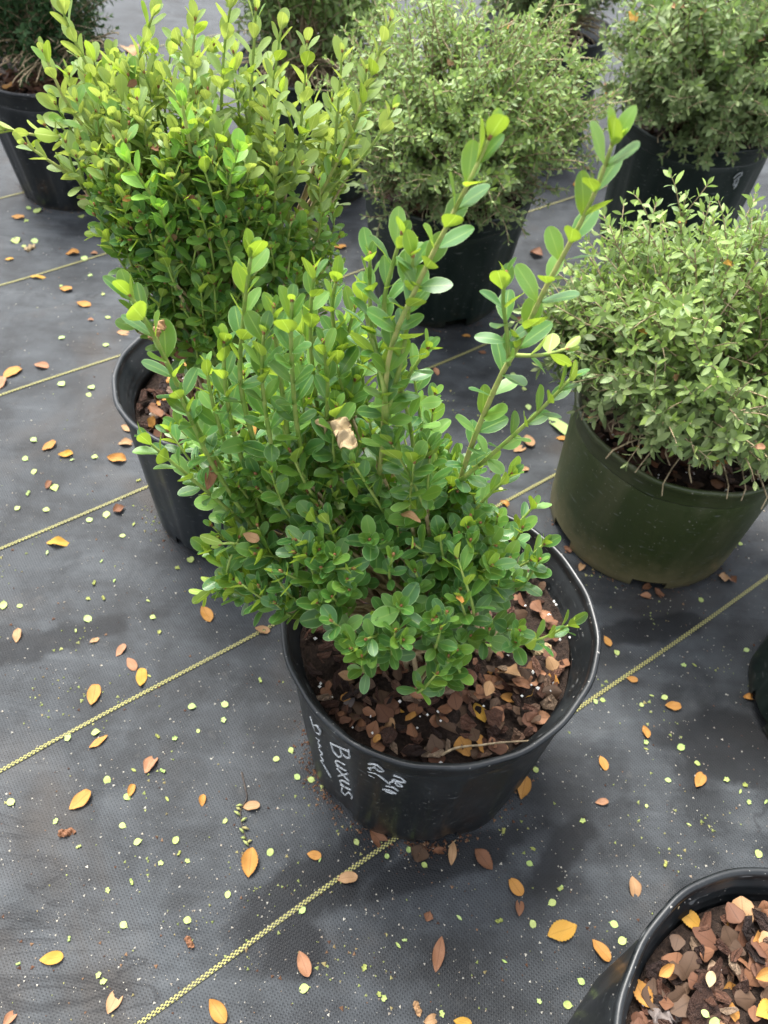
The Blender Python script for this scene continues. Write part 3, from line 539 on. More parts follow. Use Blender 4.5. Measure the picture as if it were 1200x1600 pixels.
bx_, by_ = POTS['B'][:2]; SOILB = 0.19
B = Plant('B', 'box'); PLANTS['B'] = B
YB = by_
def tone_b(): return random.choice('ooooool')
for path, sp_, L_, sf, tn in [
 ([(340, 480, YB), (430, 400, YB), (490, 320, YB), (540, 225, YB), (580, 120, YB), (610, 30, YB)], .016, .021, .35, 'o'),
 ([(490, 320, YB), (545, 270, YB), (590, 215, YB), (615, 170, YB)], .014, .019, .3, 'o'),
 ([(520, 260, YB), (528, 170, YB), (535, 80, YB)], .014, .020, .2, 'o'), ([(540, 230, YB), (565, 170, YB), (572, 110, YB)], .013, .021, .1, 'o'),
 ([(430, 380, YB), (425, 250, YB), (420, 190, YB), (440, 40, YB)], .015, .021, .3, 'o'), ([(450, 350, YB), (470, 200, YB), (480, 65, YB)], .015, .021, .3, 'o'),
 ([(340, 420, YB), (345, 200, YB), (350, 80, YB), (362, 0, YB)], .015, .022, .3, 'o'), ([(330, 400, YB), (300, 200, YB), (305, 30, YB)], .015, .021, .35, 'o'),
 ([(300, 400, YB), (240, 250, YB), (215, 120, YB), (240, 20, YB)], .015, .021, .3, 'o'), ([(290, 420, YB), (205, 270, YB), (160, 150, YB), (110, 50, YB), (96, 5, YB)], .015, .021, .3, 'o'),
 ([(280, 400, YB - .02), (190, 270, YB - .02), (110, 170, YB - .03), (68, 80, YB - .03)], .015, .020, .35, 'o'), ([(270, 380, YB - .03), (190, 280, YB - .03), (130, 220, YB - .04), (60, 212, YB - .04), (5, 200, YB - .05)], .013, .020, .4, 'o'),
 ([(260, 360, YB - .03), (160, 300, YB - .05), (90, 260, YB - .06), (40, 225, YB - .07)], .014, .020, .35, 'o'), ([(380, 400, YB), (385, 250, YB), (395, 100, YB), (400, 15, YB)], .015, .022, .3, 'o'),
 ([(300, 420, YB - .04), (215, 330, YB - .07), (165, 355, YB - .08)], .012, .018, .3, 'g'), ([(340, 480, YB), (280, 400, YB), (200, 370, YB), (150, 365, YB)], .012, .017, .3, 'g'),
 ([(300, 380, YB - .08), (240, 310, YB - .10), (200, 250, YB - .11)], .012, .021, .25, 'n'), ([(310, 300, YB - .06), (295, 220, YB - .08), (284, 155, YB - .08)], .013, .020, .4, 'n'),
 ([(350, 340, YB - .08), (360, 280, YB - .09), (372, 235, YB - .09)], .011, .021, .25, 'n'), ([(300, 420, YB - .10), (265, 370, YB - .11), (250, 325, YB - .12)], .011, .018, .2, 'n'),
 ([(280, 520, YB - .06), (262, 500, YB - .06), (258, 470, YB - .06)], .010, .014, .1, 'n'),
 ([(470, 420, YB - .03), (510, 390, YB - .03), (530, 370, YB - .03)], .010, .016, .1, 'g')]:
    px_shoot(B, path, sp_, L_, tn if tn != 'o' else tone_b, sf, 0.0024 if sf > .33 else 0.0018, .001, up=0.0, al=(0.38, 0.85))
c_B = V3(bx_ - 0.01, by_, 0.42); r_B = V3(0.16, 0.14, 0.16)
fill_sprigs(B, [(90, 130), (120, 70), (200, 90), (220, 260), (160, 270), (60, 215)], 30, c_B, V3(0.2, .14, .17), (bx_, by_), SOILB, 0.020, 0.013, tone_b, 0.06, 0.03, up=0.9)
fill_sprigs(B, [(130, 250), (250, 300), (260, 430), (200, 400), (140, 350)], 26, V3(bx_ - .03, by_, .40), V3(0.16, .14, .16), (bx_, by_), SOILB, 0.018, 0.011, lambda: random.choice('ggl'), 0.05, 0.01, up=0.3)
fill_sprigs(B, [(150, 100), (300, 60), (420, 90), (540, 130), (600, 200), (540, 280), (480, 300), (300, 300), (190, 280), (130, 190)], 95, c_B, V3(0.17, .14, .17), (bx_, by_), SOILB, 0.021, 0.012, tone_b, 0.06, 0.03, up=0.9)
fill_sprigs(B, [(160, 300), (280, 220), (440, 240), (520, 320), (530, 420), (500, 500), (420, 540), (300, 545), (215, 520), (200, 400)], 190, c_B, V3(0.14, .13, .18), (bx_, by_), SOILB, 0.018, 0.010, lambda: random.choice('gglllnllo'), 0.045, 0.03, up=0.7)

fill_sprigs(B, [(205, 390), (300, 370), (520, 380), (540, 440), (525, 560), (430, 620), (330, 600), (265, 540)], 75, V3(bx_ - .005, by_, 0.32), V3(0.125, .12, .11), (bx_, by_), SOILB, 0.018, 0.010, lambda: random.choice('ggllln'), 0.045, 0.02, up=0.5)
# ---- small-leaved shrubs
def fine_shrub(key, c, r, n, soil_z, tones, Ls, side=3, low=-0.8, front=True):
    pl = Plant(key, 'fine'); PLANTS[key] = pl; x, y = POTS[key][:2]; k = 0
    ph = rng.uniform(0, 6.28, 6)
    while k < n:
        d = norm(rng.normal(size=3))
        if d[2] < low: continue
        if d[1] > 0.55 and random.random() < 0.5: continue
        bumpy = 1 + 0.10 * math.sin(4 * math.atan2(d[1], d[0]) + ph[0]) * math.sin(3 * d[2] + ph[1]) + 0.07 * math.sin(9 * math.atan2(d[1], d[0]) + 5 * d[2] + ph[2])
        tip = c + r * d * random.uniform(0.72, 1.08) * bumpy; B0 = V3(x + random.gauss(0, .02), y + random.gauss(0, .02), soil_z)
        if tip[2] < soil_z + 0.02: continue
        out = norm(tip - V3(x, y, soil_z + .05)); T = norm(out + V3(random.gauss(0, .45), random.gauss(0, .45), 0.1 + random.gauss(0, .35)))
        pts = bez(B0, B0 + V3(0, 0, .08) + out * .03, tip - T * 0.05 - out * 0.02, tip, 10)
        pl.twigs.tube(pts, np.linspace(.0022, .0006, 10), 4)
        tn = lambda: tones(tip[2] + random.gauss(0, .03)); L = Ls(tip[2]); tot = np.linalg.norm(np.diff(pts, axis=0), axis=1).sum()
        pl.nodes(pts, tot * 0.55, 0.0105, L, tn, (0.7, 1.35), 0.1)
        for _ in range(side):
            q = random.randint(5, 8); S = pts[q]; T2 = norm(norm(pts[q + 1] - pts[q - 1]) + V3(*rng.normal(0, 0.8, 3)) + V3(0, 0, .05)); ln = random.uniform(.03, .055)
            p2 = bez(S, S + T2 * ln * .3, S + T2 * ln * .7 + V3(0, 0, .003), S + T2 * ln + V3(*rng.normal(0, .004, 3)), 5); pl.twigs.tube(p2, np.linspace(.0009, .0005, 5), 3)
            pl.nodes(p2, .006, 0.0092, L * .92, tn, (0.7, 1.3), 0.1)
        k += 1
    for _ in range(70):   # bare woody twigs low down
        a = random.uniform(math.pi, 2 * math.pi); rr_ = random.uniform(.09, .17); e = V3(x + rr_ * math.cos(a), y + rr_ * math.sin(a), soil_z + random.uniform(.03, .09)); B0 = V3(x + random.gauss(0, .02), y + random.gauss(0, .02), soil_z)
        pl.twigs.tube(bez(B0, B0 + V3(0, 0, .06), e + V3(random.gauss(0, .02), .02, .01), e, 8), np.linspace(.002, .0008, 8), 4)
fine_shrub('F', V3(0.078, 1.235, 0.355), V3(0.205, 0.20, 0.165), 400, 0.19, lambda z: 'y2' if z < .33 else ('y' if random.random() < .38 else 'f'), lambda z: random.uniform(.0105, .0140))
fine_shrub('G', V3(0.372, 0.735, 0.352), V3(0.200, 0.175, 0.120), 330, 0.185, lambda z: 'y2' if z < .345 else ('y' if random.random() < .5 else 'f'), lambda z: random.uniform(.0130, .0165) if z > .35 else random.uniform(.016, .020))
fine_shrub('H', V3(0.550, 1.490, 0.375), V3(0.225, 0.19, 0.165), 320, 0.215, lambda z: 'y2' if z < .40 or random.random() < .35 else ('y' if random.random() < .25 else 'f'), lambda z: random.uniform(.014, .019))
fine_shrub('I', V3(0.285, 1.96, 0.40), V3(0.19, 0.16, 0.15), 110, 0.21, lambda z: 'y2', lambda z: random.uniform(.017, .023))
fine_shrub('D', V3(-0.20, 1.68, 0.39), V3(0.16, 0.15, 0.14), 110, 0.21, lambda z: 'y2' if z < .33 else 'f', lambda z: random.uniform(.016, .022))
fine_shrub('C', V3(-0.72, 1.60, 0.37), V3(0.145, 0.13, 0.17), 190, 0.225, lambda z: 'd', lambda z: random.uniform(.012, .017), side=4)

# ------------------------------------------------------------------ mulch
def chip_mesh(seed):
    r = np.random.default_rng(seed); n = int(r.integers(5, 8)); a = np.sort(np.arange(n) * 2 * math.pi / n + r.uniform(-.3, .3, n)); el = r.uniform(1.2, 3.2)
    R_ = r.uniform(.38, .56, n); x = R_ * np.cos(a); y = R_ * np.sin(a) / el; bend = r.uniform(-.28, .28); th_ = r.uniform(.02, .05)
    zt = bend * x ** 2 * 2 + r.uniform(-.03, .03, n); v = [(x[i], y[i], zt[i] + th_) for i in range(n)] + [(x[i] * .93, y[i] * .93, zt[i] - th_) for i in range(n)]
    v += [(x[i] * .5, y[i] * .5, bend * x[i] ** 2 * .5 + th_ + .02 + r.uniform(-.02, .03)) for i in range(n)] + [(0, 0, th_ + .02)]
    f = []
    for i in range(n):
        j = (i + 1) % n; f += [[i, j, 2 * n + j, 2 * n + i], [2 * n + i, 2 * n + j, 3 * n], [n + i, n + j, j, i]]
    f.append([n + i for i in range(n)][::-1])
    return np.array(v), f
CHIPS = [chip_mesh(s) for s in range(12)]; CHIPM = [mesh_np('bark_chip', v, f, [M_BARK], smooth=False) for v, f in CHIPS]
FLK = []
for s_ in range(6):
    r_ = np.random.default_rng(50 + s_); ph_ = r_.uniform(0, 6)
    v, f, uv = leaf_arrays(4, 7, r_.uniform(.5, .95), (lambda v, p=ph_: max(.12, math.sin(math.pi * v ** .9) ** .6 * (1 + .16 * math.sin(9 * v + p))), None)[0], r_.uniform(-.25, .3), r_.uniform(-.25, .3), .03, s_); v = v - V3(0, .5, 0); FLK.append((v, f, uv))
FLKMAT = [('brown', 4), ('bark', 5), ('dark', 6), ('tan', 1), ('orange', 1)]; FLKM = {}
for q_, (v, f, uv) in enumerate(FLK):
    for c_, _w in FLKMAT: FLKM[(q_, c_)] = mesh_np('leaf_scrap', v, f, [M_DRY[c_]], uv)
FCH = [c_ for c_, w_ in FLKMAT for _ in range(w_)]
BEDS = {}
def euler_m(rx, ry, rz, s, P, sz=None):
    M = (Matrix.Translation(Vector(P)) @ Matrix.Rotation(rz, 4, 'Z') @ Matrix.Rotation(ry, 4, 'Y') @ Matrix.Rotation(rx, 4, 'X')); A_ = np.array(M); A_[:3, 0] *= s; A_[:3, 1] *= s; A_[:3, 2] *= (sz or s); return A_
def bed_z(key, level, x, y):
    return level + 0.004 * math.sin(31 * x + 1.3) * math.cos(27 * y) + 0.003 * math.sin(63 * x + 50 * y)
def bed(key, level, n, s0, s1, label, mound=0.0, bare=0.0):
    x, y, H, R, Rb = POTS[key]; Rs = (Rb + (R - .006 - Rb) * level / (H - .03)) - .006; Rs = min(Rs, R - 0.016)
    g = Geo(); vs_ = [(x, y, bed_z(key, level + mound, x, y) - .006)]; N = 40
    for j in range(1, 9):
        for k in range(N):
            a = 2 * math.pi * k / N; q = Rs * j / 8; X, Y = x + q * math.cos(a), y + q * math.sin(a); vs_.append((X, Y, bed_z(key, level + mound * (1 - (j / 8) ** 2), X, Y) - .006 + random.gauss(0, .0012)))
    f = [[0, 1 + k, 1 + (k + 1) % N] for k in range(N)] + [[1 + j * N + k, 1 + (j + 1) * N + k, 1 + (j + 1) * N + (k + 1) % N, 1 + j * N + (k + 1) % N] for j in range(7) for k in range(N)]
    root = empty('mulch_bed', (x, y, level), label, 'mulch', 'mulch in the pots')
    me = mesh_np('soil', np.array(vs_) - V3(x, y, level), f, [M_SOIL]); link('soil', me, root)
    recs = []
    for i in range(n):
        a = random.uniform(0, 2 * math.pi); q = (Rs - .006) * math.sqrt(random.random()); X, Y = x + q * math.cos(a), y + q * math.sin(a)
        if bare and random.random() < bare * (0.5 + 0.5 * math.sin(40 * X + 3) * math.sin(37 * Y)): continue
        s = random.uniform(s0, s1) * (1.25 if random.random() < .12 else 1)
        if q > Rs - s * .36: q = Rs - s * .38; X, Y = x + q * math.cos(a), y + q * math.sin(a)
        lay = random.random(); Z = bed_z(key, level + mound * (1 - (q / Rs) ** 2), X, Y) - .004 + .010 * lay
        M = euler_m(random.gauss(0, .38), random.gauss(0, .38), random.uniform(0, 6.28), s, (X, Y, Z), s * random.uniform(.8, 1.3)); 
        if random.random() < .42: M[:3, :3] *= .88; M[2, 3] += .002; recs.append((M, (random.randrange(6), random.choice(FCH)), s))
        else: recs.append((M, random.randrange(12), s))
    BEDS[key] = (root, recs, level, Rs)
    pg = Geo()
    for _ in range(int(90 * Rs / .13)):
        a = random.uniform(0, 6.28); q = Rs * math.sqrt(random.random()); X, Y = q * math.cos(a), q * math.sin(a); s = random.uniform(.0007, .0021); zz = bed_z(key, level + mound * (1 - (q / Rs) ** 2), x + X, y + Y) - level + random.uniform(0, .006)
        v = np.array([(1, 0, 0), (-1, 0, 0), (0, 1, 0), (0, -1, 0), (0, 0, 1), (0, 0, -1)]) * s * rng.uniform(.7, 1.3, (6, 1)) + V3(X, Y, zz)
        pg.add(v, [[0, 2, 4], [2, 1, 4], [1, 3, 4], [3, 0, 4], [2, 0, 5], [1, 2, 5], [3, 1, 5], [0, 3, 5]])
    link('perlite_grains', pg.mesh('perlite_grains', M_PERL, False), root, kind='stuff')
bed('A', SOILA, 820, .009, .022, 'brown bark chips and dark soil in the handwritten black pot', bare=.45)
bed('J', 0.222, 980, .010, .026, 'thick reddish bark chips in the plantless pot at the bottom right corner', mound=.006)
bed('B', SOILB, 330, .014, .026, 'bark chips deep in the pot behind the front boxwood')
bed('G', 0.178, 330, .012, .024, 'dark leafy mulch in the olive green pot', bare=.3)
bed('C', 0.215, 330, .018, .034, 'heaped dry brown litter in the top left pot', mound=.014)
bed('F', 0.19, 160, .014, .026, 'mulch under the dome shrub of tiny pale leaves')
bed('H', 0.215, 160, .014, .026, 'mulch under the shrub at the top right')
bed('I', 0.20, 100, .014, .026, 'mulch in the far pot between two shrubs')
bed('D', 0.20, 100, .014, .026, 'mulch in the pot behind the tall boxwood')
bed('K', 0.16, 60, .014, .026, 'mulch in the pot cut off by the right edge')

# ------------------------------------------------------------------ which leaves and chips the camera can see
bv, bf, owner = [], [], []
def add_poly(P, tag):
    n = len(bv); bv.extend([tuple(p) for p in P]); bf.append(list(range(n, n + len(P)))); owner.append(tag)
for k, pl in PLANTS.items():
    for i, (M, va, tn, L) in enumerate(pl.L):
        W = 0.27 if pl.kind == 'box' else 0.21; q = np.array([(0, 0, 0, 1), (W, .5, .03, 1), (0, 1, 0, 1), (-W, .5, .03, 1)]) @ M.T; add_poly(q[:, :3], (k, i))
for k, (root, recs, lv, Rs) in BEDS.items():
    for i, (M, va, s) in enumerate(recs):
        q = np.array([(.45, 0, .1, 1), (0, .3, .1, 1), (-.45, 0, .1, 1), (0, -.3, .1, 1)]) @ M.T; add_poly(q[:, :3], ('bed' + k, i))
    x, y = POTS[k][:2]; add_poly([(x + Rs * math.cos(a), y + Rs * math.sin(a), lv - .012) for a in np.arange(12) * math.pi / 6], None)
for k, (x, y, H, R, Rb) in POTS.items():
    for i in range(32):
        a, b = i * math.pi / 16, (i + 1) * math.pi / 16; add_poly([(x + Rb * math.cos(a), y + Rb * math.sin(a), 0), (x + Rb * math.cos(b), y + Rb * math.sin(b), 0), (x + R * math.cos(b), y + R * math.sin(b), H), (x + R * math.cos(a), y + R * math.sin(a), H)], None)
BVH = BVHTree.FromPolygons(bv, bf); CPV = Vector(CP)
SCORE = {}
for fi, tg in enumerate(owner):
    if tg is None: continue
    P = np.array([bv[i] for i in bf[fi]]); c = P.mean(0); uv_, z = project(np.vstack([P, c]))
    if not (-25 < uv_[4][0] < 1225 and -25 < uv_[4][1] < 1625): continue
    e1 = uv_[2] - uv_[0]; e2 = uv_[3] - uv_[1]; area = abs(e1[0] * e2[1] - e1[1] * e2[0]) / 2; vis = 0
    for q in (c, .45 * P[0] + .55 * c, .45 * P[2] + .55 * c, .4 * P[1] + .6 * c, .4 * P[3] + .6 * c):
        d = Vector(q) - CPV; L = d.length; h = BVH.ray_cast(CPV, d / L, L + .01)
        if h[0] is None or h[2] == fi or h[3] > L - .0015: vis += 1
    SCORE[tg] = area * vis / 5
def pick(k, n, limit=300):
    s = sorted(((SCORE.get((k, i), 0), i) for i in range(n)), reverse=True); return set(i for v, i in s[:limit] if v > 4)
def hit(px, py):
    d = Vector(ray(px, py)); h = BVH.ray_cast(CPV, d, 5); g = (CAM_H) / -d.z
    if h[0] is None or h[3] > g: return at_z(px, py), V3(0, 0, 1)
    n = np.array(h[1]); n = n if n @ -np.array(d) > 0 else -n
    return np.array(h[0]), n

# ------------------------------------------------------------------ build plants
PINFO = {'A': ('boxwood_shrub', 'glossy dark green boxwood with tall upright shoots in the front pot', 'shrub'),
         'B': ('boxwood_shrub', 'tall boxwood with olive upper leaves in the pot behind left', 'shrub'),
         'F': ('small_leaved_shrub', 'round shrub with tiny pale green leaves in the middle of the top', 'shrub'),
         'G': ('small_leaved_shrub', 'bushy yellow green small leaved shrub in the olive green pot', 'shrub'),
         'H': ('small_leaved_shrub', 'grey green shrub in the pot with the white scribble, top right', 'shrub'),
         'I': ('small_leaved_shrub', 'dull grey green shrub in the far pot between two larger shrubs', 'shrub'),
         'D': ('small_leaved_shrub', 'blurred grey green shrub behind the olive boxwood tips', 'shrub'),
         'C': ('dark_needle_shrub', 'very dark green shrub at the top left corner', 'shrub')}
def joined(V, recs, mat, name, root, off):
    vs_, fs_, us_ = [], [], []; n = 0; o4 = np.eye(4); o4[:3, 3] = -off
    for va in range(len(V)):
        Ms = [M for M, v, *_ in recs if v == va]
        if not Ms: continue
        v, f, uv = V[va]; Ms = np.array(Ms); vh = np.c_[v, np.ones(len(v))]
        W = np.einsum('nij,kj->nki', Ms, vh)[:, :, :3] - off; m = len(Ms)
        fs_.append((f[None] + (np.arange(m) * len(v))[:, None, None] + n).reshape(-1, f.shape[1])); vs_.append(W.reshape(-1, 3)); us_.append(np.tile(uv, (m, 1))); n += m * len(v)
    me = mesh_np(name, np.concatenate(vs_), np.concatenate(fs_), [mat], np.concatenate(us_)); return link(name, me, root, kind='stuff')
TLAB = {'n': 'bright fresh green new leaf'}
for k, pl in PLANTS.items():
    x, y = POTS[k][:2]; bl = BEDS[k][2]; off = V3(x, y, bl); nm, lab, cat = PINFO[k]; root = empty(nm, off, lab, cat, 'shrubs in nursery pots')
    T0 = np.eye(4); T0[:3, 3] = -off
    sel = pick(k, len(pl.L)) if k in 'ABFGH' else set()
    for i in sel:
        M, va, tn, L = pl.L[i]; link('leaf', LEAFMESH[pl.kind][(va, tn)], root, T0 @ M)
    for tn in sorted(set(l[2] for l in pl.L)):
        rest = [l for i, l in enumerate(pl.L) if i not in sel and l[2] == tn]
        if rest: joined(VARR[pl.kind], rest, MATS[tn], 'foliage', root, off)
    for P, rad, m in pl.stems:
        g = Geo(); g.tube(P - off, rad, 6); link('stem', g.mesh('stem', M_STEM if rad[0] < .00225 else M_STEMW), root)
    tw = pl.twigs; tw.v = [v - off for v in tw.v]; link('twigs', tw.mesh('twigs', M_WOOD if k in 'AB' else M_TWIG), root, kind='stuff')
    if pl.kind == 'box': b = pl.buds; b.v = [v - off for v in b.v]; link('buds', b.mesh('buds', M_BUD), root, kind='stuff')
for k, (root, recs, lv, Rs) in BEDS.items():
    x, y = POTS[k][:2]; off = V3(x, y, lv); T0 = np.eye(4); T0[:3, 3] = -off; sel = pick('bed' + k, len(recs))
    g = Geo(); nrest = 0
    for i, (M, va, s) in enumerate(recs):
        if i in sel: link('bark_chip' if isinstance(va, int) else 'leaf_scrap', CHIPM[va] if isinstance(va, int) else FLKM[va], root, T0 @ M)
        else:
            if not isinstance(va, int): va = va[0]
            v, f = CHIPS[va]; g.add((np.c_[v, np.ones(len(v))] @ (T0 @ M).T)[:, :3], f); nrest += 1
    if nrest: link('bark_chips', g.mesh('bark_chips', M_BARK, False), root, kind='stuff')

# ------------------------------------------------------------------ fallen leaves, seeds, twigs, crumbs
def litter_mesh(kind, mat, seed):
    r = np.random.default_rng(seed)
    if kind == 'oval': wf = lambda v: max(.16, (1 - abs((v - .56) / .44) ** 2.2) ** .5 if v > .56 else math.sin(math.pi / 2 * v / .56) ** .8) if v > .01 else .06; W, nu, nv = r.uniform(.50, .64), 4, 14
    elif kind == 'serrate': wf = lambda v: max(.04, math.sin(math.pi * v) ** .78 * (1 + (.07 if int(v * 20) % 2 else -.03))); W, nu, nv = .58, 4, 20
    elif kind == 'narrow': wf = lambda v: max(.05, math.sin(math.pi * v) ** .8); W, nu, nv = .38, 4, 10
    elif kind == 'lobed': wf = lambda v: max(.05, math.sin(math.pi * v ** .8) ** .7 * (1 + .26 * math.sin(v * 12.5 + .6))); W, nu, nv = .75, 4, 18
    elif kind == 'wide': wf = lambda v: max(.03, (1 - abs(2 * v - .85) ** 1.3) if v < .93 else .06); W, nu, nv = 1.0, 6, 14
    elif kind == 'crumple': wf = lambda v: max(.1, math.sin(math.pi * v) ** .5 * (1 + .3 * math.sin(v * 19) + .16 * math.sin(v * 53))); W, nu, nv = .9, 14, 18
    elif kind == 'seed': wf = lambda v: max(.04, math.sin(math.pi * min(1, v * 1.13)) ** .6 if v < .86 else .07); W, nu, nv = .74, 4, 9
    v, f, uv = leaf_arrays(nu, nv, W, wf, r.uniform(.02, .34) * (1 if kind != 'seed' else .4), r.uniform(-.12, .22), .03 if kind != 'crumple' else .0, seed)
    if kind == 'crumple':
        v = v.copy(); x0 = v[:, 0].copy(); a_ = x0 * 6.5 + .8 * np.sin(v[:, 1] * 5 + seed); v[:, 0] = .17 * np.sin(a_) + x0 * .25; v[:, 2] = .15 * np.cos(a_ * .9) + .09 * np.sin(v[:, 1] * 13 + x0 * 6) + .05 * np.sin(v[:, 1] * 29 - x0 * 14) + r.normal(0, .016, len(v)); v[:, 1] += .05 * np.sin(x0 * 17 + seed)
    v = v - V3(0, .5, 0); v[:, 2] += .03 * np.sin(v[:, 1] * 7 + seed) + .02 * np.sin(v[:, 0] * 16 + v[:, 1] * 11 + seed * 2)
    return mesh_np('dry_leaf', v, f, [mat], uv)
LM = {}
def lmesh(kind, color, seed):
    key = (kind, color, seed % 7)
    if key not in LM: LM[key] = litter_mesh(kind, M_LIME if color == 'lime' else M_DRY[color], seed % 7 + len(LM))
    return LM[key]
M_DRY['olive'] = dry_leaf('lime_dull', (0.20, 0.25, 0.06), (0.30, 0.31, 0.09), (0.26, 0.28, 0.10), (0.2, 0.14, 0.05))
M_DRY['palelime'] = dry_leaf('lime_pale', (0.28, 0.36, 0.10), (0.36, 0.42, 0.15), (0.30, 0.36, 0.13), (0.26, 0.30, 0.09))
def lay(px, py, ang, Lpx, kind, color, label, on=False, tilt=.12, name='fallen_leaf', cat='leaf', group='fallen leaves', lift=.0):
    """ang: direction of the long axis in the picture, degrees from +x towards up; Lpx: length in photo pixels"""
    if on: P, n = hit(px, py); P = P + n * .0012 + V3(0, 0, .0015)
    else:
        P = at_z(px, py); n = V3(0, 0, 1); P[2] = float(gh(P[0], P[1])) + .0012
    n = norm(n * (.6 if on else 1) + V3(random.gauss(0, tilt), random.gauss(0, tilt), .5))
    a = math.radians(ang); qs = []
    for sg in (-4, 4):
        d = ray(px + sg * math.cos(a), py - sg * math.sin(a)); qs.append(CP + d * (((P - CP) @ n) / (d @ n)))
    Yv = norm(qs[1] - qs[0]); L = min(max(np.linalg.norm(qs[1] - qs[0]) / 8 * Lpx, .003), .06)
    X = norm(np.cross(Yv, n)); M = np.eye(4); M[:3, 0] = X * L; M[:3, 1] = Yv * L; M[:3, 2] = n * L; M[:3, 3] = P + n * L * .035 + V3(0, 0, lift)
    return link(name, lmesh(kind, color, int(px * 7 + py)), None, M, label, cat, group)
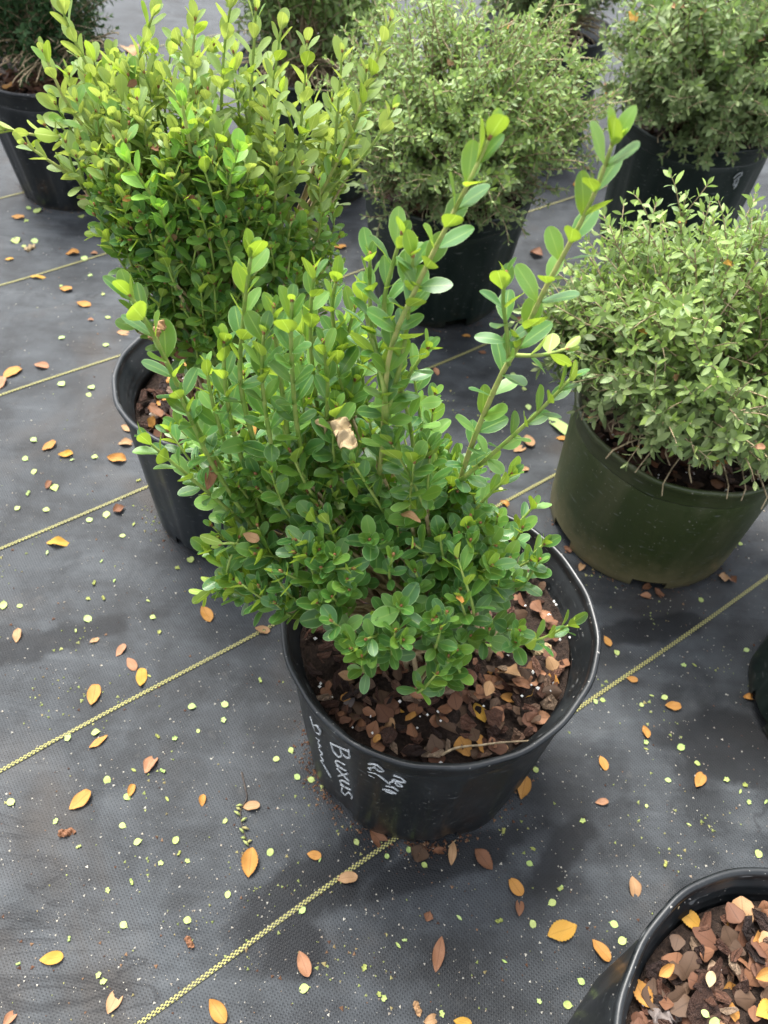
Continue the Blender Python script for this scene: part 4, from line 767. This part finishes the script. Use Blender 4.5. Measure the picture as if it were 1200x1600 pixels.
FL = [  # px, py, angle, length px, kind, colour, label
 (29, 343, -8, 20, 'oval', 'orange', 'small orange leaf below the top left pot'), (115, 398, 10, 22, 'oval', 'orange', 'round orange leaf just above the upper left yellow stripe'),
 (60, 435, -4, 24, 'narrow', 'yellow', 'amber leaf lying just under the upper left yellow stripe'), (104, 455, -8, 19, 'oval', 'orange', 'amber leaf below the amber one touching the upper left stripe'),
 (132, 479, -15, 22, 'oval', 'orange', 'orange leaf alone midway between the two upper left stripes'), (66, 575, -12, 22, 'oval', 'pink', 'pinkish leaf just above the second stripe from the top left'),
 (20, 585, 35, 32, 'oval', 'orange', 'large orange leaf by the left edge above the second stripe'), (3, 603, 70, 22, 'oval', 'pink', 'pink leaf cut by the left edge, under the large orange one'),
 (193, 522, 0, 18, 'oval', 'tan', 'pale tan leaf against the outside of the second pot rim'), (143, 503, 0, 10, 'oval', 'pink', 'tiny pink leaf left of the second pot rim'),
 (48, 391, 30, 16, 'crumple', 'straw', 'curled straw coloured leaf near the upper left edge'), (15, 408, 10, 14, 'oval', 'yellow', 'small yellow leaf by a dark smudge at the upper left edge'),
 (197, 430, 20, 14, 'oval', 'pink', 'small pink leaf beside the lower leaves of the tall boxwood'), (148, 398, 0, 12, 'oval', 'pink', 'tiny pink leaf on the upper left stripe'),
 (200, 671, -20, 20, 'oval', 'tan', 'tan leaf touching the wall of the second pot, upper one'), (197, 694, 5, 23, 'oval', 'tan', 'tan leaf beside the second pot wall, lower one'),
 (78, 700, 30, 24, 'oval', 'orange', 'bright orange leaf left of the long amber one, above the third stripe'), (103, 712, 5, 23, 'oval', 'yellow', 'amber leaf just right of the bright orange one above the third stripe'),
 (183, 719, -8, 29, 'oval', 'orange', 'orange leaf left of the second pot wall above the third stripe'), (77, 760, 60, 14, 'oval', 'brown', 'small brown leaf touching a round lime seed'),
 (188, 799, 20, 20, 'wide', 'brown', 'folded reddish brown leaf just below the third stripe'), (92, 851, -3, 38, 'narrow', 'yellow', 'golden pointed leaf alone below the third stripe at left'),
 (29, 996, 80, 21, 'oval', 'tan', 'tan leaf near the left edge above the fourth stripe'), (149, 1004, 20, 15, 'oval', 'tan', 'small pale tan leaf above the fourth stripe'),
 (190, 1019, 55, 23, 'oval', 'pink', 'salmon half folded leaf above the salmon and yellow pair'), (207, 1040, -55, 22, 'oval', 'pink', 'round salmon leaf between the folded salmon and the yellow leaf'),
 (222, 1061, 85, 27, 'oval', 'yellow', 'bright yellow leaf just above the fourth stripe'), (148, 1088, 75, 32, 'oval', 'orange', 'amber pointed leaf above the fourth stripe'),
 (323, 961, -60, 26, 'oval', 'orange', 'orange leaf below the lowest left boxwood leaves'), (410, 987, -15, 23, 'oval', 'tan', 'tan leaf lying across the yellow stripe left of the handwritten pot'),
 (155, 1161, 35, 34, 'narrow', 'orange', 'curled orange brown leaf just below the fourth stripe'), (236, 1196, 60, 31, 'oval', 'pink', 'pinkish brown oval leaf below the fourth stripe'),
 (127, 1253, 38, 42, 'oval', 'orange', 'long glossy orange leaf at lower left with a dark rim'), (206, 1237, 70, 20, 'oval', 'orange', 'small amber leaf touching a lime seed'),
 (317, 1252, 85, 19, 'oval', 'orange', 'small orange oval leaf left of the twig'), (393, 1262, 5, 27, 'oval', 'tan', 'squarish tan leaf at the side of the twig'),
 (392, 1350, 82, 45, 'serrate', 'orange', 'large tan orange leaf at the lower end of the twig'), (491, 1338, -12, 22, 'oval', 'orange', 'orange brown leaf left of the handwritten pot base'),
 (106, 1303, 10, 27, 'crumple', 'brown', 'curled purplish brown leaf at lower left'), (297, 1474, -60, 20, 'crumple', 'brown', 'small curled brown leaf left of the bottom stripe'),
 (83, 1499, 8, 37, 'oval', 'yellow', 'pale yellow oval leaf near the bottom left corner'), (179, 1565, 65, 42, 'oval', 'tan', 'tan oval leaf near the bottom edge left of the stripe'),
 (341, 1580, -55, 42, 'oval', 'orange', 'amber leaf at the bottom edge right of the stripe'), (475, 1507, -70, 41, 'oval', 'pink', 'rosy brown leaf right of the bottom stripe'),
 (17, 1592, 50, 30, 'oval', 'pink', 'pinkish leaf cut by the bottom left corner'), (592, 1314, -45, 40, 'oval', 'brown', 'brown oval leaf against the base of the handwritten pot'),
 (542, 1374, 5, 32, 'oval', 'tan', 'tan orange leaf on the yellow stripe below the handwritten pot'), (686, 1331, 0, 20, 'oval', 'brown', 'small brown leaf tucked beside the upright tan one at the pot base'),
 (706, 1335, 85, 36, 'narrow', 'tan', 'upright tan leaf at the front of the handwritten pot base'), (655, 1333, 70, 32, 'wide', 'dark', 'dark brown leaf at the pot base by the stripe end'),
 (755, 1344, -50, 40, 'serrate', 'brown', 'wrinkled reddish brown leaf right of the pot base'), (805, 1387, -55, 34, 'oval', 'orange', 'golden spotted leaf touching a small brown one'),
 (811, 1419, 85, 27, 'oval', 'brown', 'small brown leaf just under the golden spotted one'), (877, 1456, 20, 47, 'serrate', 'yellow', 'largest bright yellow leaf at lower right'),
 (685, 1492, 80, 55, 'narrow', 'brown', 'pointed red brown leaf alone at bottom centre'), (685, 1492, 80, 55, 'narrow', 'brown', None),
 (669, 1432, 70, 17, 'wide', 'brown', 'small square brown leaf scrap below the handwritten pot'), (652, 1577, -70, 24, 'crumple', 'tan', 'small curled tan scrap at the bottom edge'),
 (673, 1594, 20, 24, 'oval', 'tan', 'tan leaf cut by the bottom edge at centre'), (722, 1598, -10, 28, 'oval', 'yellow', 'amber leaf cut by the bottom edge right of centre'),
 (817, 1233, 78, 34, 'oval', 'orange', 'orange brown leaf just right of the handwritten pot wall'), (1049, 1106, -5, 23, 'oval', 'orange', 'orange oval leaf under the stripe at right'),
 (986, 1064, -15, 17, 'oval', 'orange', 'orange leaf lying on the stripe right of the handwritten pot'), (948, 1004, -60, 18, 'oval', 'orange', 'orange leaf against the right rim of the handwritten pot'),
 (1169, 1091, -5, 18, 'oval', 'orange', 'orange leaf beside the pot cut off by the right edge'), (1007, 1146, -70, 20, 'oval', 'orange', 'upright orange leaf below the stripe at right'),
 (941, 1194, -65, 23, 'oval', 'orange', 'amber leaf right of the handwritten pot, middle of three'), (1092, 1220, 65, 24, 'oval', 'orange', 'orange oval leaf near a cluster of lime flecks'),
 (939, 1255, 5, 20, 'oval', 'pink', 'pinkish leaf right of the handwritten pot, lowest of three'), (989, 1387, -80, 32, 'oval', 'tan', 'tan leaf above the plantless pot'),
 (937, 1486, -50, 42, 'oval', 'orange', 'amber brown leaf beside the plantless pot wall'), (825, 693, -65, 20, 'oval', 'tan', 'pale tan leaf, topmost of a trio left of the olive green pot'),
 (811, 704, 30, 20, 'oval', 'tan', 'tan leaf, lower one of the trio left of the olive green pot'), (817, 737, 0, 16, 'oval', 'tan', 'small round tan leaf just above the stripe left of the olive green pot'),
 (872, 668, -50, 48, 'narrow', 'lime', 'large yellow green fresh leaf by the olive green pot rim'), (877, 688, -5, 18, 'oval', 'orange', 'small orange leaf under the large yellow green one'),
 (897, 688, 80, 10, 'oval', 'orange', 'tiny orange leaf touching the olive green pot'), (893, 707, 80, 9, 'oval', 'tan', 'tiny tan leaf on the olive green pot side'),
 (908, 887, 60, 14, 'oval', 'tan', 'small tan leaf below the left notch of the olive green pot'), (886, 860, -40, 14, 'oval', 'brown', 'small reddish leaf inside the left notch of the olive green pot'),
 (1128, 909, -10, 18, 'wide', 'tan', 'tan leaf half of a pair right of the olive green pot base'), (1141, 912, -40, 16, 'wide', 'brown', 'brown leaf half of a pair right of the olive green pot base'),
 (1008, 934, -10, 18, 'oval', 'pink', 'pinkish leaf under the front notch of the olive green pot'), (1027, 930, -50, 20, 'oval', 'brown', 'reddish leaf under the front notch of the olive green pot'),
 (1008, 921, 20, 14, 'oval', 'brown', 'brown leaf poking from the front notch of the olive green pot'), (842, 524, 0, 18, 'oval', 'tan', 'tan leaf right of the tallest boxwood shoot'),
 (681, 583, -70, 13, 'oval', 'pink', 'small pink leaf between the front boxwood shoots'), (781, 560, 0, 14, 'oval', 'pink', 'pink leaf under the third stripe behind the front boxwood'),
 (753, 553, -10, 12, 'oval', 'brown', 'small reddish leaf on the stripe behind the front boxwood'), (728, 527, 0, 13, 'oval', 'orange', 'small orange leaf below the big dark pot base'),
 (810, 432, 0, 12, 'oval', 'pink', 'small pink leaf right of the big dark pot'), (838, 401, -20, 22, 'wide', 'brown', 'curled orange brown leaf right of the big dark pot'),
 (821, 481, -20, 13, 'oval', 'brown', 'small brown leaf near the short boxwood tip'), (812, 500, 0, 13, 'oval', 'brown', 'brown leaf just below another near the short boxwood tip'),
 (788, 790, -30, 16, 'oval', 'orange', 'orange leaf where the stripe meets the front boxwood'), (885, 508, 10, 14, 'oval', 'pink', 'small pink leaf left of the yellow green shrub'),
 (531, 388, 0, 19, 'oval', 'orange', 'orange leaf just right of the tall boxwood'), (905, 291, 0, 20, 'wide', 'orange', 'orange leaf behind the tallest shoot tip'), (925, 291, 0, 12, 'oval', 'pink', 'pinkish leaf beside the orange one behind the tallest shoot'),
 (955, 152, 20, 20, 'crumple', 'orange', 'crumpled rusty leaf between the two upper right pots'), (952, 138, 0, 18, 'crumple', 'tan', 'crumpled tan leaf, upper one between the two upper right pots'), (928, 160, 0, 8, 'oval', 'pink', 'tiny pink leaf by the rusty leaves at the upper right'),
 (917, 266, 0, 10, 'oval', 'pink', 'small pink leaf right of the pale round shrub')]
seen = set()
for px, py, an, L, kd, co, lab in FL:
    if lab is None: continue
    lay(px, py, an, L * 1.04, kd, co, lab)
ONL = [
 (760, 1081, 70, 26, 'serrate', 'tan', 'cream tan leaf upright on the mulch of the handwritten pot'), (824, 1087, 55, 24, 'oval', 'yellow', 'golden yellow leaf on the mulch of the handwritten pot'),
 (792, 1096, -10, 26, 'oval', 'orange', 'amber leaf left of the golden one on the mulch'), (828, 1061, 8, 44, 'lobed', 'pink', 'large pinkish lobed leaf on the mulch'), (794, 1060, -10, 34, 'lobed', 'tan', 'smaller tan lobed leaf beside the pinkish lobed one'),
 (747, 1121, -65, 34, 'serrate', 'yellow', 'yellow orange notched leaf at the middle of the front mulch'), (841, 1128, 5, 36, 'serrate', 'pink', 'salmon red leaf near the right inner wall of the handwritten pot'),
 (704, 1134, -50, 58, 'wide', 'dark', 'big dark brown ivy shaped leaf with pale veins on the mulch'), (648, 1112, 80, 26, 'wide', 'brown', 'reddish brown pointed leaf on the mulch'), (849, 971, -50, 30, 'serrate', 'pink', 'salmon leaf inside the pot behind the low right shoot'),
 (540, 1061, -10, 24, 'oval', 'tan', 'tan leaf at the left of the front mulch'), (545, 1104, 70, 30, 'oval', 'grey', 'grey green oval leaf at the left of the front mulch'), (622, 1117, 0, 18, 'narrow', 'yellow', 'thin yellow leaf on the mulch'), (650, 1090, -20, 28, 'serrate', 'pink', 'rose brown leaf under the lowest boxwood leaves'),
 (843, 1022, 10, 34, 'crumple', 'straw', 'crumpled cream leaf by the right inner wall'), (768, 1058, 15, 22, 'oval', 'orange', 'orange tan leaf just below the boxwood leaves'), (812, 1075, -25, 30, 'oval', 'brown', 'brown leaf beneath the lobed leaves'),
 (643, 1027, -10, 46, 'serrate', 'brown', 'round tan brown leaf caught in the lower front of the boxwood'), (330, 753, 75, 44, 'narrow', 'brown', 'brown dead leaf caught at the left side of the front boxwood'),
 (395, 683, 80, 30, 'narrow', 'orange', 'rusty orange leaf caught high among the front boxwood leaves'), (640, 818, -20, 34, 'narrow', 'tan', 'tan leaf lodged in the middle of the front boxwood'),
 (393, 846, -20, 26, 'oval', 'tan', 'tan leaf lodged low at the left of the front boxwood'), (305, 700, 60, 14, 'oval', 'orange', 'small orange leaf on a left shoot of the front boxwood'), (714, 945, -70, 16, 'oval', 'orange', 'small orange leaf deep in the lower front boxwood'),
 (1074, 1440, -38, 46, 'serrate', 'yellow', 'pale yellow serrated leaf on the bark of the plantless pot'), (1054, 1446, -45, 38, 'oval', 'yellow', 'amber leaf under the pale yellow one in the plantless pot'), (1030, 1448, 80, 34, 'serrate', 'brown', 'red brown leaf at the inner edge of the plantless pot'),
 (1034, 1516, 40, 28, 'serrate', 'orange', 'amber leaf in the middle left of the plantless pot'), (997, 1553, -60, 52, 'serrate', 'orange', 'large spotted orange leaf at the left inner wall of the plantless pot'), (1141, 1561, 10, 46, 'wide', 'orange', 'large folded orange leaf low in the plantless pot'),
 (1099, 1405, 75, 34, 'oval', 'straw', 'cupped straw coloured leaf near the far rim of the plantless pot'), (1180, 1379, -5, 32, 'oval', 'tan', 'tan leaf at the far rim of the plantless pot'), (1190, 1524, 20, 34, 'oval', 'orange', 'orange leaf at the right side of the plantless pot'),
 (1106, 1534, 80, 24, 'oval', 'straw', 'small round straw leaf in the centre of the plantless pot'), (1037, 1588, 15, 52, 'crumple', 'grey', 'large grey brown crumpled leaf at the bottom of the plantless pot'), (1193, 1580, 30, 36, 'serrate', 'yellow', 'yellow leaf cut by the bottom right corner'), (1150, 1520, 60, 26, 'crumple', 'brown', 'brown curled leaf among the bark of the plantless pot'),
 (1062, 726, 10, 52, 'lobed', 'brown', 'pinkish brown lobed leaf on the mulch of the olive green pot'), (1165, 728, 60, 20, 'oval', 'pink', 'pinkish leaf on the mulch of the olive green pot'), (957, 684, 60, 20, 'oval', 'brown', 'brown leaf at the left inner wall of the olive green pot'), (1182, 705, 0, 18, 'oval', 'pink', 'pink leaf under the leaves of the yellow green shrub'),
 (235, 572, -60, 46, 'crumple', 'straw', 'shrivelled straw coloured debris in the second pot'), (250, 528, 60, 34, 'crumple', 'tan', 'shrivelled tan debris at the back wall of the second pot'), (245, 650, -40, 24, 'oval', 'brown', 'orange brown leaf on the mulch of the second pot'), (290, 560, 10, 30, 'oval', 'brown', 'brown leaf on the back mulch of the second pot'),
 (207, 84, -50, 24, 'wide', 'tan', 'tan leaf caught in the upper left of the tall boxwood'), (136, 312, -70, 36, 'serrate', 'tan', 'tan leaf hanging from the low left branch of the tall boxwood'), (249, 243, -60, 26, 'narrow', 'brown', 'rusty leaf inside the tall boxwood'), (208, 140, 30, 16, 'oval', 'brown', 'small brown leaf inside the upper tall boxwood'), (200, 319, 20, 15, 'oval', 'orange', 'small orange leaf under the tall boxwood'), (268, 385, 10, 24, 'oval', 'tan', 'tan leaf low in the tall boxwood'), (300, 320, 20, 20, 'oval', 'brown', 'brown leaf in the heart of the tall boxwood'),
 (708, 108, 30, 18, 'oval', 'tan', 'tan leaf caught on the pale round shrub'), (797, 46, 70, 13, 'oval', 'orange', 'tiny orange leaf at the top of the pale round shrub'), (1058, 17, 0, 24, 'wide', 'tan', 'pale tan leaf on top of the top right shrub'), (990, 32, -50, 18, 'oval', 'yellow', 'yellow leaf on the top right shrub'), (1098, 28, 60, 26, 'narrow', 'tan', 'tan curled leaf on the top right shrub'), (1183, 68, 20, 22, 'oval', 'brown', 'rusty leaf at the right side of the top right shrub'), (1051, 190, 60, 16, 'oval', 'pink', 'pinkish leaf low in the top right shrub'),
 (1063, 355, -20, 16, 'oval', 'orange', 'orange leaf on top of the yellow green shrub'), (1133, 420, 5, 18, 'oval', 'yellow', 'yellow orange leaf on the right of the yellow green shrub'), (1003, 525, -10, 16, 'oval', 'yellow', 'amber leaf on the face of the yellow green shrub'), (1055, 596, 80, 14, 'oval', 'tan', 'tan leaf low on the yellow green shrub')]
for px, py, an, L, kd, co, lab in ONL: lay(px, py, an, L * 1.05, kd, co, lab, on=True, tilt=.16, lift=.0045)
# the crumpled dead leaves caught in the front boxwood
random.seed(3)
for dx, dy, an, L, kd in ((513, 690, 20, 42, 'crumple'), (538, 706, -65, 52, 'crumple')):
    lay(dx, dy, an, L, kd, 'straw', 'small crumpled straw coloured leaf piece at the top of the dead clump' if dx == 513 else 'larger crumpled dead leaf hanging in the middle of the front boxwood', on=True, tilt=.3, lift=.014)
LM_ = [(px, py, lab) for px, py, *_x, lab in FL if lab and len(lab.split()) <= 8 and ',' not in lab]
USED = set()
def near_label(what, px, py):
    for dd, a, b, lab in sorted(((a - px) ** 2 + (b - py) ** 2, a, b, lab) for a, b, lab in LM_):
        an = math.degrees(math.atan2(b - py, px - a)) % 360; w_ = ['to the right of', 'up and right of', 'above', 'up and left of', 'to the left of', 'down and left of', 'below', 'down and right of'][int((an + 22.5) // 45) % 8]
        for pre in ('', 'second '):
            L_ = pre + what + ' ' + w_ + ' the ' + lab
            if L_ not in USED and len(L_.split()) <= 16: USED.add(L_); return L_
SEEDS = [(108,1155,20),(151,1146,22),(301,1106,18),(351,1102,18),(310,1143,10),(169,1222,20),(200,1247,16),(19,1256,20),(193,1292,14),(217,1317,20),(276,1314,18),(422,1334,19),(357,1399,20),(295,1440,19),(195,1447,19),(472,1424,19),(476,1545,22),(455,1174,16),(431,1187,17),(464,1215,17),(487,1220,17),(352,1285,12),
 (7,948,17),(33,949,17),(139,970,18),(240,967,13),(74,799,16),(29,796,15),(86,764,15),(53,739,15),(149,715,15),(41,719,12),(141,814,15),(167,807,15),(193,840,15),(298,876,15),(26,379,12),(55,380,11),(38,388,11),(45,328,11),(59,331,11),(127,340,11),(42,348,10),(132,406,12),(142,433,12),(169,499,12),(98,530,14),(167,541,15),(97,603,15),(144,609,13),(55,692,15),(96,449,8),(162,464,8),(140,620,10),
 (557,1318,18),(604,1339,14),(638,1329,16),(663,1354,16),(827,1351,19),(861,1412,19),(832,1446,20),(886,1571,24),(836,1204,15),(962,1021,14),(1164,1018,14),(929,1098,13),(941,1096,13),(1036,1092,14),(1001,1104,12),(1063,1169,15),(1089,1194,15),(1042,1220,15),(957,1445,20),(971,1471,19),(906,1534,22),(1184,1334,18),(1009,1261,10),(1093,940,14),(1155,853,9),(801,590,10),(825,639,11),(782,767,11),(819,610,10),(782,751,10),
 (245,1360,0),(120,1400,0)]
for i, (px, py, L) in enumerate(SEEDS):
    if L: lay(px, py, random.uniform(-180, 180), L * random.uniform(.66, .84), 'seed', random.choice(('lime', 'palelime', 'palelime')), near_label('round lime seed', px, py), name='lime_seed', cat='seed', group='lime seeds on the ground')
for px, py, L, lab in [(533, 791, 22, 'pale lime seed caught in the middle of the front boxwood'), (1162, 1448, 26, 'pale lime seed on the bark of the plantless pot'), (1101, 1585, 18, 'bright green seed low in the plantless pot, upper of two'), (1114, 1596, 18, 'bright green seed low in the plantless pot, lower of two'), (716, 88, 12, 'pale seed on the pale round shrub'), (800, 500, 1, None)]:
    if lab: lay(px, py, random.uniform(-60, 60), L, 'seed', 'lime', lab, on=True, name='lime_seed', cat='seed', group='lime seeds on plants and mulch')
# small lime leaflets and scraps on the fabric
for (px, py, L) in [(255,1206,9),(210,1205,9),(262,1250,9),(125,1325,9),(88,1285,11),(294,1347,8),(252,1350,9),(207,1380,10),(170,1393,9),(281,1335,9),(110,1468,9),(155,1525,12),(163,1534,12),(31,1507,8),(500,1345,9),(779,1440,12),(717,1435,12),(786,1300,10),(832,1327,10),(875,1389,10),(787,1503,10),(600,1560,12),(622,1478,12),(569,1513,12),(592,1554,10),(690,1585,12),(841,1565,10),(632,1470,8),(1016,1090,8),(1066,1042,9),(1083,1042,9),(1133,1220,9),(1163,1228,9),(1155,1238,8),(1007,1162,8),(1008,1172,8),(1075,1290,9),(1038,1352,9),(909,1284,9),(832,1328,8),(874,1390,9),(1168,1255,8),(1195,1254,8),(160,880,7),(210,822,7),(75,866,7),(113,720,8),(45,773,8),(217,753,8),(139,938,7),(163,937,7),(232,941,7),(180,910,7),(148,914,7),(278,890,8),(407,1065,8),(350,1127,9),(274,1155,9),(247,1152,8),(234,1058,7),(120,988,7),(250,990,7)]:
    lay(px, py, random.uniform(-180, 180), L, random.choice(('narrow', 'lobed', 'crumple')), random.choice(('lime', 'olive', 'palelime')), near_label('tiny lime leaflet', px, py), name='lime_leaflet', cat='leaflet', group='tiny lime leaflets on the ground')

# twig on the ground and the sticks in the pots
def stick(pts, rad, name, label, mat, z=None, on=False):
    P = np.array([at_z(px, py, 0) if z is None else at_z(px, py, z) for px, py in pts])
    if z is None: P[:, 2] = gh(P[:, 0], P[:, 1]) + rad * 1.5
    c = P[0].copy(); root = empty(name, c, label, 'twig'); S = smooth_path(P, 5); S[1:-1, 2] += np.abs(rng.normal(0, rad * .3, len(S) - 2)); g = Geo(); g.tube(S - c, np.linspace(rad, rad * .6, len(S)), 6); link('stem', g.mesh('stem', mat), root)
    return root, S - c
M_DTWIG = stem_material('twig_dark', (0.025, 0.019, 0.016), (0.06, 0.045, 0.035))
rt, S = stick([(378, 1208), (384, 1235), (386, 1250), (377, 1268), (378, 1290), (385, 1312), (390, 1325)], .0009, 'twig', 'thin dark twig with small buds lying on the ground fabric', M_DTWIG)
for i in range(13, 30, 2):
    if i < len(S):
        sd_ = random.choice((-1, 1)); g = Geo(); P = S[i]; q = P + V3(sd_ * random.uniform(.004, .008), random.uniform(-.002, .005), .001); g.tube([P, (P + q) / 2 + V3(0, 0, .0015), q], [.0006, .0016, .0005], 5)
        link('bud', g.mesh('bud', M_CRUMB['lime']), rt)
stick([(690, 1180), (712, 1169), (745, 1165), (790, 1160), (838, 1157)], .0013, 'twig', 'bare stick lying on the front mulch of the handwritten pot', M_TWIG, z=SOILA + .012)
stick([(1058, 1420), (1068, 1403), (1085, 1385)], .0012, 'twig', 'short stick leaning at the far rim of the plantless pot', M_WOOD, z=.236)
stick([(700, 1325), (712, 1314)], .0008, 'twig', 'tiny pale stick at the base of the handwritten pot', M_WOOD)

# crumbs and grit: nobody could count them
def crumbs(name, n, mat, s0, s1, label, where):
    g = Geo(); v0 = np.array([(1, 0, 0), (-.5, .8, 0), (-.5, -.8, 0), (0, 0, .6)])
    k = 0; VV = []; 
    while k < n:
        X, Y = where()
        if any((X - p[0]) ** 2 + (Y - p[1]) ** 2 < (p[4] - .004) ** 2 for p in POTS.values()): continue
        s = s0 + (s1 - s0) * random.random() ** 2.5; a = random.uniform(0, 6.28); c_, s_ = math.cos(a), math.sin(a); v = v0 * s * rng.uniform(.5, 1.2, (4, 1)); v = np.stack([v[:, 0] * c_ - v[:, 1] * s_, v[:, 0] * s_ + v[:, 1] * c_, v[:, 2]], -1)
        VV.append((v, X, Y)); k += 1
    XY = np.array([(x, y) for _, x, y in VV]); Z = gh(XY[:, 0], XY[:, 1]) + .0006
    V = np.concatenate([v + V3(x, y, z) for (v, x, y), z in zip(VV, Z)]); F0 = np.array([[0, 1, 3], [1, 2, 3], [2, 0, 3]]); F = (F0[None] + (np.arange(n) * 4)[:, None, None]).reshape(-1, 3)
    link(name, mesh_np(name, V, F, [mat], smooth=False), None, None, label, 'debris', None, 'stuff')
def anywhere():
    px, py = random.uniform(-60, 1260), random.uniform(240, 1660) ** 1; P = at_z(px, py); return P[0], P[1]
_cl = [at_z(random.uniform(0, 1200), random.uniform(600, 1600)) for _ in range(46)]
def clustered():
    c = random.choice(_cl); return c[0] + random.gauss(0, .014), c[1] + random.gauss(0, .014)
def round_pots():
    k = random.choice('AAAAGBFHDC'); x, y, H, R, Rb = POTS[k]; a = random.uniform(math.pi * .85, 2.15 * math.pi) if k != 'A' else random.choice([random.gauss(3.6, .35), random.uniform(math.pi, 2 * math.pi), random.gauss(4.75, .12)]); q = Rb + abs(random.gauss(0, .009)); return x + q * math.cos(a), y + q * math.sin(a)
crumbs('pale_grit', 4200, M_CRUMB['pale'], .0006, .0019, 'pale grit specks strewn over the ground fabric', anywhere)
crumbs('lime_crumbs', 460, M_CRUMB['lime'], .0010, .0032, 'yellow green flower crumbs in loose clusters on the fabric', clustered)
crumbs('lime_specks', 430, M_CRUMB['lime'], .0008, .0026, 'yellow green specks strewn over the fabric', anywhere)
crumbs('brown_crumbs', 1500, M_CRUMB['brown'], .0006, .0030, 'rusty brown crumbs along the pot bases', round_pots)
crumbs('brown_specks', 650, M_CRUMB['brown'], .0009, .0028, 'rusty brown specks strewn over the fabric', anywhere)
